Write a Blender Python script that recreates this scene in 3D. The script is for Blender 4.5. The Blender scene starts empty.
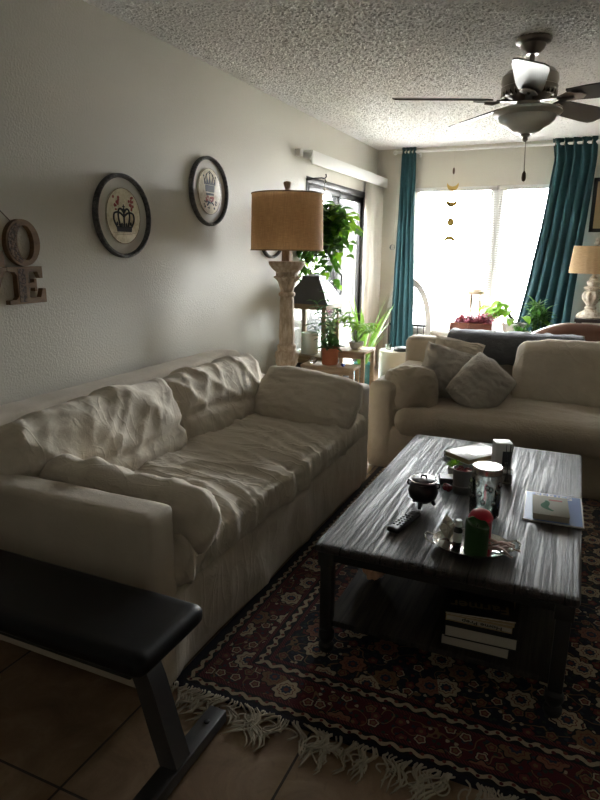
import bpy, bmesh, math, random
from mathutils import Vector, Matrix, noise, Euler
random.seed(7)
PI = math.pi
C = bpy.context.scene.collection
S = bpy.context.scene

# ------------------------------------------------------------------ camera
F_PX = 615.0
X = Vector((0.91264711, -0.10474085, 0.39510076))
Y = Vector((0.40863284, 0.21081412, -0.88801836))
Z = Vector((0.00971899, 0.97189853, 0.23519945))
cd = bpy.data.cameras.new('camera')
cam = bpy.data.objects.new('camera', cd); C.objects.link(cam)
cam.matrix_world = Matrix.Translation((0, 0, 1.35)) @ Matrix((X, Y, Z)).to_4x4()
cd.sensor_fit = 'HORIZONTAL'; cd.sensor_width = 36; cd.lens = 36 * F_PX / 600
cd.clip_start = 0.02
S.camera = cam

# ------------------------------------------------------------------ world, light, exposure
S.view_settings.view_transform = 'Standard'; S.view_settings.look = 'None'
S.view_settings.gamma = 1; S.view_settings.use_curve_mapping = False
S.view_settings.exposure = 3.4
SKY = 9.0
w = bpy.data.worlds.new('overcast_sky'); S.world = w; w.use_nodes = True
nt = w.node_tree; nt.nodes.clear()
wo = nt.nodes.new('ShaderNodeOutputWorld'); bg = nt.nodes.new('ShaderNodeBackground')
tc = nt.nodes.new('ShaderNodeTexCoord'); sp = nt.nodes.new('ShaderNodeSeparateXYZ')
cr = nt.nodes.new('ShaderNodeValToRGB')
mp = nt.nodes.new('ShaderNodeMapRange'); mp.inputs['From Min'].default_value = -1
nt.links.new(tc.outputs['Generated'], sp.inputs[0]); nt.links.new(sp.outputs['Z'], mp.inputs['Value'])
nt.links.new(mp.outputs[0], cr.inputs[0])
cr.color_ramp.elements[0].position = 0.0; cr.color_ramp.elements[0].color = (.35, .34, .32, 1)
cr.color_ramp.elements[1].position = 0.53; cr.color_ramp.elements[1].color = (.97, .99, 1.0, 1)
e = cr.color_ramp.elements.new(0.49); e.color = (.5, .49, .47, 1)
nt.links.new(cr.outputs[0], bg.inputs[0]); bg.inputs[1].default_value = SKY
nt.links.new(bg.outputs[0], wo.inputs[0])

def portal(name, loc, rot, sx, sy):
    l = bpy.data.lights.new(name, 'AREA'); l.shape = 'RECTANGLE'; l.size = sx; l.size_y = sy
    l.cycles.is_portal = True
    o = bpy.data.objects.new(name, l); o.location = loc; o.rotation_euler = rot; C.objects.link(o)
portal('window_portal', (-.86, 7.06, 1.27), (-PI/2, 0, 0), 1.8, 1.56)
portal('door_portal', (-2.32, 5.82, 1.0), (0, -PI/2, 0), 1.96, 1.7)

# ------------------------------------------------------------------ node helpers
class V:
    def __init__(s, t, sock): s.t = t; s.s = sock
    def _m(s, op, *a):
        n = s.t.nodes.new('ShaderNodeMath'); n.operation = op
        for i, x in enumerate((s,) + a):
            if isinstance(x, V): s.t.links.new(x.s, n.inputs[i])
            else: n.inputs[i].default_value = x
        return V(s.t, n.outputs[0])
    def __add__(s, o): return s._m('ADD', o)
    __radd__ = __add__
    def __sub__(s, o): return s._m('SUBTRACT', o)
    def __rsub__(s, o): return (s * -1) + o
    def __mul__(s, o): return s._m('MULTIPLY', o)
    __rmul__ = __mul__
    def __truediv__(s, o): return s._m('DIVIDE', o)
    def abs(s): return s._m('ABSOLUTE')
    def sin(s): return s._m('SINE')
    def fract(s): return s._m('FRACT')
    def lt(s, o): return s._m('LESS_THAN', o)
    def gt(s, o): return s._m('GREATER_THAN', o)
    def min(s, o): return s._m('MINIMUM', o)
    def max(s, o): return s._m('MAXIMUM', o)
    def pow(s, o): return s._m('POWER', o)
    def atan2(s, o): return s._m('ARCTAN2', o)
    def sqrt(s): return s._m('SQRT')

def new_mat(name, base=(.5, .5, .5), rough=.6, metal=0, spec=None, trans=0, ior=None, sheen=0, coat=0, sss=0):
    m = bpy.data.materials.new(name); m.use_nodes = True
    b = m.node_tree.nodes['Principled BSDF']
    b.inputs['Base Color'].default_value = (*base, 1); b.inputs['Roughness'].default_value = rough
    b.inputs['Metallic'].default_value = metal
    if spec is not None: b.inputs['Specular IOR Level'].default_value = spec
    if trans: b.inputs['Transmission Weight'].default_value = trans
    if ior: b.inputs['IOR'].default_value = ior
    if sheen: b.inputs['Sheen Weight'].default_value = sheen
    if coat: b.inputs['Coat Weight'].default_value = coat
    if sss: b.inputs['Subsurface Weight'].default_value = sss; b.inputs['Subsurface Radius'].default_value = (.02, .01, .005)
    return m

def coords(m, kind='Object', scale=(1, 1, 1)):
    t = m.node_tree
    a = t.nodes.new('ShaderNodeTexCoord'); p = t.nodes.new('ShaderNodeMapping')
    p.inputs['Scale'].default_value = scale
    t.links.new(a.outputs[kind], p.inputs[0]); return p.outputs[0]

def add_noise(m, scale, detail=4, rough=.6, vec=None, dist=0):
    t = m.node_tree; n = t.nodes.new('ShaderNodeTexNoise')
    n.inputs['Scale'].default_value = scale; n.inputs['Detail'].default_value = detail
    n.inputs['Roughness'].default_value = rough; n.inputs['Distortion'].default_value = dist
    t.links.new(vec or coords(m), n.inputs['Vector']); return n.outputs['Fac']

def ramp(m, fac, stops, const=False):
    t = m.node_tree; r = t.nodes.new('ShaderNodeValToRGB')
    if const: r.color_ramp.interpolation = 'CONSTANT'
    el = r.color_ramp.elements
    el[0].position, el[0].color = stops[0][0], (*stops[0][1], 1)
    el[1].position, el[1].color = stops[-1][0], (*stops[-1][1], 1)
    for p, c in stops[1:-1]:
        x = el.new(p); x.color = (*c, 1)
    t.links.new(fac.s if isinstance(fac, V) else fac, r.inputs[0]); return r.outputs[0]

def mixc(m, fac, a, b):
    t = m.node_tree; n = t.nodes.new('ShaderNodeMix'); n.data_type = 'RGBA'
    for i, x in ((0, fac), (6, a), (7, b)):
        if isinstance(x, V): t.links.new(x.s, n.inputs[i])
        elif isinstance(x, bpy.types.NodeSocket): t.links.new(x, n.inputs[i])
        elif isinstance(x, tuple): n.inputs[i].default_value = (*x, 1)
        else: n.inputs[i].default_value = x
    return n.outputs[2]

def setc(m, sock): m.node_tree.links.new(sock, m.node_tree.nodes['Principled BSDF'].inputs['Base Color'])
def bump(m, sock, strength=.5, dist=.01):
    t = m.node_tree; b = t.nodes.new('ShaderNodeBump'); P = t.nodes['Principled BSDF']
    b.inputs['Strength'].default_value = strength; b.inputs['Distance'].default_value = dist
    if P.inputs['Normal'].links: t.links.new(P.inputs['Normal'].links[0].from_socket, b.inputs['Normal'])
    t.links.new(sock.s if isinstance(sock, V) else sock, b.inputs['Height']); t.links.new(b.outputs[0], P.inputs['Normal'])

# ------------------------------------------------------------------ materials
M = {}
m = M['wall'] = new_mat('wall_paint', (.61, .58, .50), .5)
bump(m, add_noise(m, 95, 3, .55), .45, .006)
m = M['ceiling'] = new_mat('popcorn_ceiling', (.88, .875, .86), .9)
bump(m, add_noise(m, 260, 2, .6), .5, .003)
m = M['white'] = new_mat('white_paint', (.75, .74, .71), .45)
M['slat'] = new_mat('blind_slat_white', (.82, .82, .82), .5)
M['vane'] = new_mat('vertical_vane_cream', (.66, .61, .52), .6)
M['jamb'] = new_mat('dark_bronze_frame', (.035, .033, .032), .4, .3)
m = M['tile'] = new_mat('stone_tile', (.3, .2, .13), .38)
t = m.node_tree; vec = coords(m)
sx = t.nodes.new('ShaderNodeSeparateXYZ'); t.links.new(vec, sx.inputs[0])
gx = V(t, sx.outputs[0]); gy = V(t, sx.outputs[1])
fx = ((gx + 1.085 + 10.24) / .512).fract(); fy = ((gy - .943 + 10.24) / .512).fract()
edge = fx.min(1 - fx).min(fy.min(1 - fy))
grout = edge.lt(.007)
na = add_noise(m, 5, 8, .65, dist=.8); nb = add_noise(m, 22, 6, .7, dist=1.5)
col = ramp(m, na, [(.3, (.17, .105, .06)), (.5, (.29, .19, .115)), (.7, (.42, .30, .195))])
col = mixc(m, V(t, ramp(m, nb, [(.56, (0, 0, 0)), (.66, (1, 1, 1))])) * .4, col, (.20, .13, .085))
setc(m, mixc(m, grout, col, (.045, .035, .028)))
bump(m, edge.min(.02) * 50, .5, .003); bump(m, nb, .25, .003)

def linen(name, c1, c2, rough=.9, wr=.35):
    m = new_mat(name, c1, rough, sheen=.15)
    setc(m, ramp(m, add_noise(m, 6, 6, .6), [(.35, c1), (.65, c2)]))
    bump(m, add_noise(m, 20, 6, .62, dist=.9), wr*1.5, .012)
    bump(m, add_noise(m, 420, 2, .5), .2, .0015)
    return m
M['linen'] = linen('oatmeal_linen', (.60, .525, .42), (.67, .595, .485))
M['linen_frame'] = linen('oatmeal_slipcover', (.56, .49, .395), (.62, .545, .445), wr=.15)
def creased(name, sc, amt, dist):
    m = linen(name, (.60, .525, .42), (.67, .595, .485), wr=.2)
    a = V(m.node_tree, add_noise(m, 1, 1.2, .4, coords(m, scale=sc), dist=.3)) - .5
    b = V(m.node_tree, add_noise(m, 1, 1, .4, coords(m, scale=tuple(2.1*q for q in sc)), dist=.5)) - .5
    bump(m, (a.abs() * -4 + .34).max(.0).pow(1.5) + (b.abs() * -5 + .3).max(0).pow(1.5) * .7, amt, dist); return m
M['linen_seat'] = creased('creased_seat_linen', (2.0, 8, 5), .5, .03)
M['linen_back'] = creased('creased_cushion_linen', (3, 5, 3), .38, .025)
M['linen_skirt'] = creased('creased_skirt_linen', (5, 6, 1.5), .5, .03)
M['linen2'] = linen('taupe_linen', (.42, .355, .27), (.48, .41, .315))
M['grey_linen'] = linen('grey_linen', (.42, .385, .33), (.50, .46, .40), wr=.5)
M['quilt'] = linen('slate_quilt', (.075, .08, .088), (.115, .12, .13), wr=.6)
m = M['curtain'] = new_mat('teal_curtain', (.012, .105, .125), .65, sheen=.1)
setc(m, ramp(m, add_noise(m, 10, 4), [(.3, (.006, .048, .060)), (.7, (.009, .072, .088))]))
m = M['burlap'] = new_mat('burlap_shade', (.33, .20, .10), .9)
vv = coords(m, 'Object'); 
na = add_noise(m, 1, 3, .6, coords(m, scale=(25, 25, 380))); nb = add_noise(m, 1, 3, .6, coords(m, scale=(260, 260, 14)))
wv = V(m.node_tree, na) + V(m.node_tree, nb)
setc(m, ramp(m, wv * .5, [(.35, (.33, .18, .08)), (.55, (.54, .33, .165)), (.7, (.68, .45, .25))]))
bump(m, wv, .4, .003)
def translucent(m, col, f):
    t = m.node_tree; P = t.nodes['Principled BSDF']; o = t.nodes['Material Output']; tl = t.nodes.new('ShaderNodeBsdfTranslucent'); tl.inputs[0].default_value = (*col, 1)
    x = t.nodes.new('ShaderNodeMixShader'); x.inputs[0].default_value = f
    t.links.new(P.outputs[0], x.inputs[1]); t.links.new(tl.outputs[0], x.inputs[2]); t.links.new(x.outputs[0], o.inputs[0])
translucent(m, (.75, .48, .24), .3)
m = M['burlap_light'] = new_mat('light_burlap_shade', (.60, .43, .25), .9)
na = add_noise(m, 1, 3, .6, coords(m, scale=(25, 25, 300)))
setc(m, ramp(m, na, [(.35, (.38, .25, .125)), (.65, (.52, .36, .20))]))
translucent(m, (.5, .34, .18), .2)
m = M['carved'] = new_mat('weathered_carved_wood', (.42, .33, .25), .75)
setc(m, ramp(m, add_noise(m, 1, 6, .7, coords(m, scale=(40, 40, 12))), [(.3, (.28, .20, .13)), (.5, (.50, .39, .28)), (.68, (.68, .58, .46))]))
bump(m, add_noise(m, 60, 5), .5, .006)
m = M['antique'] = new_mat('antique_cream_plaster', (.55, .47, .37), .6)
setc(m, ramp(m, add_noise(m, 30, 6, .7), [(.35, (.30, .22, .15)), (.5, (.58, .50, .40)), (.7, (.72, .66, .56))]))
bump(m, add_noise(m, 45, 4), .4, .006)
m = M['table'] = new_mat('dark_distressed_wood', (.06, .045, .035), .36)
t = m.node_tree
g1 = add_noise(m, 1, 8, .78, coords(m, scale=(90, 1.5, 30)), dist=.45)
g2 = add_noise(m, 1, 5, .6, coords(m, scale=(140, 5, 60)), dist=.3)
sx = t.nodes.new('ShaderNodeSeparateXYZ'); t.links.new(coords(m), sx.inputs[0])
pl = ((V(t, sx.outputs[0]) + 5) / .134).fract(); ple = pl.min(1 - pl).lt(.018)
setc(m, mixc(m, ple, ramp(m, g1, [(.40, (.006, .005, .004)), (.52, (.05, .039, .033)), (.7, (.11, .088, .074))]), (.006, .005, .004)))
groove = V(t, ramp(m, g1, [(.40, (0, 0, 0)), (.52, (1, 1, 1))])) * (1 - ple)
bump(m, groove, 1.0, .0028); bump(m, g2, .6, .003)
P = t.nodes['Principled BSDF']; rr = V(t, g2) * .3 + .22; t.links.new(rr.s, P.inputs['Roughness'])
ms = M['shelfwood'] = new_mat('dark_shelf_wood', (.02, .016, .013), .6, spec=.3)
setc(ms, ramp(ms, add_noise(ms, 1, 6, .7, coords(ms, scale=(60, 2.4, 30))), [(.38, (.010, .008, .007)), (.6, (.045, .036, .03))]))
M['blackwood'] = new_mat('black_painted_wood', (.012, .011, .010), .5)
M['vinyl'] = new_mat('black_vinyl', (.006, .006, .007), .42, spec=.25); bump(M['vinyl'], add_noise(M['vinyl'], 260, 3), .2, .001)
M['steel_grey'] = new_mat('grey_powder_coat', (.085, .085, .09), .4, .5)
M['blackmetal'] = new_mat('black_iron', (.02, .02, .02), .5, .6)
M['cast'] = new_mat('cast_iron', (.012, .012, .013), .35, .5)
M['plastic'] = new_mat('black_plastic', (.012, .012, .012), .4)
M['rubber'] = new_mat('grey_rubber', (.06, .06, .06), .6)
M['nickel'] = new_mat('brushed_nickel', (.35, .32, .29), .24, 1)
M['bronze'] = new_mat('pewter_bronze', (.27, .245, .22), .28, 1)
M['silver'] = new_mat('silver_plate', (.62, .60, .56), .18, 1); bump(M['silver'], add_noise(M['silver'], 40, 3), .15, .002)
M['galv'] = new_mat('galvanized_tin', (.28, .28, .28), .38, .9)
m = M['blade'] = new_mat('dark_fan_blade', (.03, .024, .022), .34)
M['blade_pale'] = M['blade']
m = M['frost'] = new_mat('frosted_glass', (.50, .49, .42), .35, trans=.2, sss=.3)
def glass(name, tint=(1, 1, 1), gl=.08):
    m = bpy.data.materials.new(name); m.use_nodes = True; t = m.node_tree; t.nodes.clear()
    o = t.nodes.new('ShaderNodeOutputMaterial'); a = t.nodes.new('ShaderNodeBsdfTransparent'); g = t.nodes.new('ShaderNodeBsdfGlossy')
    a.inputs[0].default_value = (*tint, 1); g.inputs['Roughness'].default_value = .03
    f = t.nodes.new('ShaderNodeFresnel'); f.inputs[0].default_value = 1.45
    ml = t.nodes.new('ShaderNodeMath'); ml.operation = 'MULTIPLY_ADD'; ml.inputs[1].default_value = .8; ml.inputs[2].default_value = gl
    t.links.new(f.outputs[0], ml.inputs[0])
    x = t.nodes.new('ShaderNodeMixShader'); t.links.new(ml.outputs[0], x.inputs[0]); t.links.new(a.outputs[0], x.inputs[1]); t.links.new(g.outputs[0], x.inputs[2])
    t.links.new(x.outputs[0], o.inputs[0]); return m
M['glass'] = glass('clear_pane', (.96, .97, .97), .0)
M['jarglass'] = glass('jar_glass', (.84, .87, .86), .16)
M['crystal'] = new_mat('crystal', (.9, .93, .95), .03, trans=1, ior=1.5)
M['blueglass'] = new_mat('blue_crystal', (.05, .08, .55), .05, trans=.7, ior=1.5)
m = M['distress'] = new_mat('charcoal_distressed_frame', (.05, .05, .05), .5)
setc(m, ramp(m, add_noise(m, 45, 6, .7), [(.42, (.035, .036, .038)), (.6, (.11, .11, .105)), (.72, (.28, .25, .20))])); bump(m, add_noise(m, 60, 4), .6, .004)
M['matboard'] = new_mat('grey_backing', (.58, .55, .49), .35)
m = M['plaque'] = new_mat('aged_cream_print', (.62, .56, .42), .45)
setc(m, ramp(m, add_noise(m, 22, 6, .7), [(.35, (.58, .49, .32)), (.55, (.84, .77, .60))]))
M['ink'] = new_mat('navy_black_ink', (.03, .035, .045), .6)
M['redink'] = new_mat('faded_red_ink', (.36, .07, .06), .6)
M['blushink'] = new_mat('pink_ink', (.60, .36, .30), .6)
m = M['signwood'] = new_mat('brown_sign_wood', (.17, .10, .06), .6)
setc(m, ramp(m, add_noise(m, 1, 5, .6, coords(m, scale=(20, 20, 60))), [(.3, (.15, .085, .04)), (.7, (.26, .155, .075))]))
M['signcarve'] = new_mat('carved_sign_pattern', (.10, .06, .04), .7)
tn = M['signcarve']; nv = add_noise(tn, 75, 3, .6)
setc(tn, ramp(tn, nv, [(.44, (.05, .03, .02)), (.56, (.16, .095, .06))])); bump(tn, nv, 1, .006)
def leafmat(name, a, b, tr=.35):
    m = new_mat(name, a, .38)
    setc(m, ramp(m, add_noise(m, 7, 3), [(.35, a), (.65, b)]))
    t = m.node_tree; P = t.nodes['Principled BSDF']; o = t.nodes['Material Output']
    tl = t.nodes.new('ShaderNodeBsdfTranslucent'); tl.inputs[0].default_value = (b[0]*1.1, b[1]*1.15, b[2]*.6, 1)
    x = t.nodes.new('ShaderNodeMixShader'); x.inputs[0].default_value = tr
    t.links.new(P.outputs[0], x.inputs[1]); t.links.new(tl.outputs[0], x.inputs[2]); t.links.new(x.outputs[0], o.inputs[0])
    return m
M['pothos'] = leafmat('pothos_leaf', (.022, .085, .014), (.07, .19, .025), .28)
M['lime'] = leafmat('lime_leaf', (.10, .24, .025), (.22, .42, .04), .35)
M['deep'] = leafmat('deep_green_leaf', (.018, .07, .015), (.04, .15, .025), .25)
M['bamboo'] = leafmat('bamboo_leaf', (.035, .115, .02), (.085, .22, .04), .25)
M['purple'] = leafmat('magenta_leaf', (.22, .03, .07), (.42, .09, .16), .3)
M['darkleaf'] = leafmat('near_black_leaf', (.015, .02, .018), (.03, .035, .03), .05)
M['spider'] = leafmat('variegated_strap_leaf', (.06, .19, .03), (.20, .36, .08), .25)
M['stem'] = new_mat('plant_stem', (.07, .10, .03), .6)
M['soil'] = new_mat('potting_soil', (.025, .018, .012), .95)
m = M['terracotta'] = new_mat('terracotta', (.40, .13, .06), .7); bump(m, add_noise(m, 80, 3), .3, .002)
M['blushpot'] = new_mat('pale_terracotta', (.50, .27, .17), .7)
M['whitepot'] = new_mat('white_ceramic', (.62, .61, .58), .3)
M['archwood'] = new_mat('grey_washed_wood', (.38, .36, .32), .7)
M['tealpot'] = new_mat('teal_glazed_pot', (.08, .30, .34), .25)
m = M['redwood'] = new_mat('red_brown_wood', (.12, .035, .02), .4)
setc(m, ramp(m, add_noise(m, 1, 5, .6, coords(m, scale=(5, 40, 40))), [(.3, (.07, .02, .012)), (.7, (.17, .055, .03))]))
m = M['palewood'] = new_mat('pale_oak', (.50, .38, .26), .55)
setc(m, ramp(m, add_noise(m, 1, 5, .6, coords(m, scale=(5, 50, 50))), [(.3, (.38, .27, .17)), (.7, (.58, .46, .33))]))
m = M['lanternwood'] = new_mat('olive_brown_wood', (.30, .22, .12), .6)
M['darkwood'] = new_mat('near_black_cabinet', (.018, .014, .012), .35)
M['zinc'] = new_mat('dull_zinc', (.09, .095, .10), .42, .6)
M['candlewhite'] = new_mat('ivory_wax', (.72, .68, .58), .5, sss=.3)
M['greenwax'] = new_mat('green_wax', (.014, .07, .008), .5, sss=.1)
M['redwax'] = new_mat('red_wax', (.52, .012, .035), .42, sss=.1)
M['leather'] = new_mat('brown_leather', (.085, .032, .014), .45); bump(M['leather'], add_noise(M['leather'], 40, 4), .4, .004)
M['cream'] = new_mat('cream_enamel', (.62, .57, .47), .4)
M['paper'] = new_mat('page_block', (.50, .46, .39), .85); 
pm = M['paper']; bump(pm, add_noise(pm, 1, 2, .5, coords(pm, scale=(5, 5, 900))), .4, .002)
M['bluecover'] = new_mat('blue_magazine', (.13, .23, .50), .3)
M['whiteprint'] = new_mat('white_print', (.75, .75, .73), .5)
M['yellowprint'] = new_mat('gold_print', (.30, .23, .10), .5)
M['greycover'] = new_mat('pale_grey_cover', (.62, .64, .62), .3)
M['blackcover'] = new_mat('black_cover', (.015, .015, .017), .35)
M['tancover'] = new_mat('tan_cover', (.42, .31, .17), .5)
M['palecover'] = new_mat('putty_cover', (.36, .35, .28), .75, spec=.2)
M['greenprint'] = new_mat('green_print', (.05, .15, .08), .8, spec=.1)
M['box_white'] = new_mat('white_carton', (.68, .67, .64), .45)
M['ribbon'] = new_mat('dusty_pink_ribbon', (.42, .25, .20), .6)
M['cherry'] = new_mat('dark_red_beads', (.18, .01, .015), .25)
M['gold'] = new_mat('hammered_brass', (.55, .38, .12), .32, 1)
M['bead'] = new_mat('brown_bead', (.10, .055, .03), .5)
M['cord'] = new_mat('pale_cord', (.55, .52, .46), .7)
m = M['shell'] = new_mat('orange_tan_shell', (.74, .42, .24), .5)
M['liquid'] = new_mat('pale_oil', (.75, .70, .55), .05, trans=.8, ior=1.4)
m = M['sage'] = new_mat('pale_quartz', (.66, .62, .50), .35, sss=.2)
M['fringe'] = new_mat('cream_cotton_fringe', (.46, .41, .32), .9)
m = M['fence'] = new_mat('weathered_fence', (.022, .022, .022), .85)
M['ground'] = new_mat('patio_concrete', (.35, .34, .31), .9)

# rug -----------------------------------------------------------------
RW, RL = 2.46, 3.05
m = M['rug'] = new_mat('persian_rug', (.1, .02, .02), .95, sheen=.1)
t = m.node_tree; vec = coords(m)
sx = t.nodes.new('ShaderNodeSeparateXYZ'); t.links.new(vec, sx.inputs[0])
px_, py_ = V(t, sx.outputs[0]), V(t, sx.outputs[1])
ax = RW/2 - px_.abs(); ay = RL/2 - py_.abs()
d = ax.min(ay)
isx = ax.lt(ay)                       # nearest edge is a long (left/right) edge
u = py_ * isx + px_ * (1 - isx)
warpn = V(t, add_noise(m, 55, 2)) - .5
dw = d + warpn * .004
def rosettes(scale, petals, seedoff, size=.5, rnd=.75):
    vo = t.nodes.new('ShaderNodeTexVoronoi'); vo.voronoi_dimensions = '2D'; vo.inputs['Scale'].default_value = scale; vo.inputs['Randomness'].default_value = rnd
    mpn = t.nodes.new('ShaderNodeMapping'); mpn.inputs['Location'].default_value = (seedoff, seedoff * .7, 0)
    t.links.new(vec, mpn.inputs[0]); t.links.new(mpn.outputs[0], vo.inputs['Vector'])
    vm = t.nodes.new('ShaderNodeVectorMath'); vm.operation = 'SUBTRACT'
    vs = t.nodes.new('ShaderNodeVectorMath'); vs.operation = 'SCALE'; vs.inputs['Scale'].default_value = 1
    t.links.new(mpn.outputs[0], vs.inputs[0]); t.links.new(vs.outputs[0], vm.inputs[0]); t.links.new(vo.outputs['Position'], vm.inputs[1])
    s2 = t.nodes.new('ShaderNodeSeparateXYZ'); t.links.new(vm.outputs[0], s2.inputs[0])
    dx, dy = V(t, s2.outputs[0]), V(t, s2.outputs[1])
    r = (dx*dx + dy*dy).sqrt() * scale / size
    a = dy.atan2(dx)
    sc = t.nodes.new('ShaderNodeSeparateColor'); t.links.new(vo.outputs['Color'], sc.inputs[0])
    rr = r / ((a * petals + V(t, sc.outputs[0]) * 6).sin() * .10 + .90)
    return rr, V(t, sc.outputs[1]), a
navy = (.005, .007, .020); red = (.075, .004, .011); cream_ = (.46, .37, .25); rust = (.16, .035, .025); green = (.018, .034, .026); tan = (.20, .115, .06); black = (.004, .004, .007)
big, bsel, ba = rosettes(7.5, 8, 3.1, .34)
med, msel, ma = rosettes(17, 5, 8.3, .40)
sml, ssel, sa = rosettes(38, 3, 1.7, .52, .95)
def motifs(ground):
    leafc = ramp(m, ssel, [(0, green), (.45, (.02, .03, .05)), (.72, rust), (.86, cream_)], True)
    c = mixc(m, sml.lt(.5) * sml.gt(.0), ground, leafc)
    # scrolling vine
    vn = (V(t, add_noise(m, 13, 1)) - .5).abs().lt(.012)
    c = mixc(m, vn, c, tan)
    mc = ramp(m, msel, [(0, (.13, .02, .025)), (.35, tan), (.6, cream_)], True)
    inner = ramp(m, med, [(0, tan), (.22, black), (.34, (0, 0, 0))], True)
    c = mixc(m, med.lt(.88), c, black); c = mixc(m, med.lt(.76), c, mc); c = mixc(m, med.lt(.55), c, (.14, .03, .03)); c = mixc(m, med.lt(.3), c, tan)
    bc = ramp(m, bsel, [(0, tan), (.2, (.25, .11, .07)), (.4, cream_)], True)
    c = mixc(m, big.lt(1.12), c, black); c = mixc(m, big.lt(1.0), c, bc)
    c = mixc(m, big.lt(.66) * big.gt(.58), c, rust); c = mixc(m, big.lt(.42), c, (.02, .03, .06)); c = mixc(m, big.lt(.2), c, rust)
    return c
fieldc = motifs(navy); bordc = motifs(red)
def guard(c0, half):
    v = dw - c0
    s = (u * 118).sin()
    vine = (v - s * half * .30).abs().lt(half * .40)
    g = mixc(m, vine, black, cream_)
    dots = ((u * 105 + 1.57 * 2).sin() * half * .45 + v * -1)
    dd = (((u * 16.71).fract() - .75) * .0598)
    dd2 = (((u * 16.71).fract() - .25) * .0598)
    k1 = (dd*dd + (v - half*.25)*(v - half*.25)).sqrt().lt(half * .30)
    k2 = (dd2*dd2 + (v + half*.25)*(v + half*.25)).sqrt().lt(half * .30)
    g = mixc(m, k1, g, rust); g = mixc(m, k2, g, red)
    return g
def pinkline():
    st = ((u + d) * 95).fract().lt(.5)
    return mixc(m, st, (.13, .022, .028), (.045, .004, .008))
c = fieldc
c = mixc(m, dw.lt(.244), c, pinkline())
c = mixc(m, dw.lt(.230), c, guard(.209, .021))
c = mixc(m, dw.lt(.188), c, pinkline())
c = mixc(m, dw.lt(.176), c, bordc)
c = mixc(m, dw.lt(.074), c, pinkline())
c = mixc(m, dw.lt(.060), c, guard(.042, .018))
c = mixc(m, dw.lt(.024), c, navy)
nn = V(t, add_noise(m, 260, 2)) * .7 + .62
hv = t.nodes.new('ShaderNodeMix'); hv.data_type = 'RGBA'; hv.blend_type = 'MULTIPLY'; hv.inputs[0].default_value = 1
t.links.new(c, hv.inputs[6]); cc = t.nodes.new('ShaderNodeCombineColor')
for i in range(3): t.links.new(nn.s, cc.inputs[i])
t.links.new(cc.outputs[0], hv.inputs[7]); setc(m, hv.outputs[2])
bump(m, add_noise(m, 320, 2), .5, .003)

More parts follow.
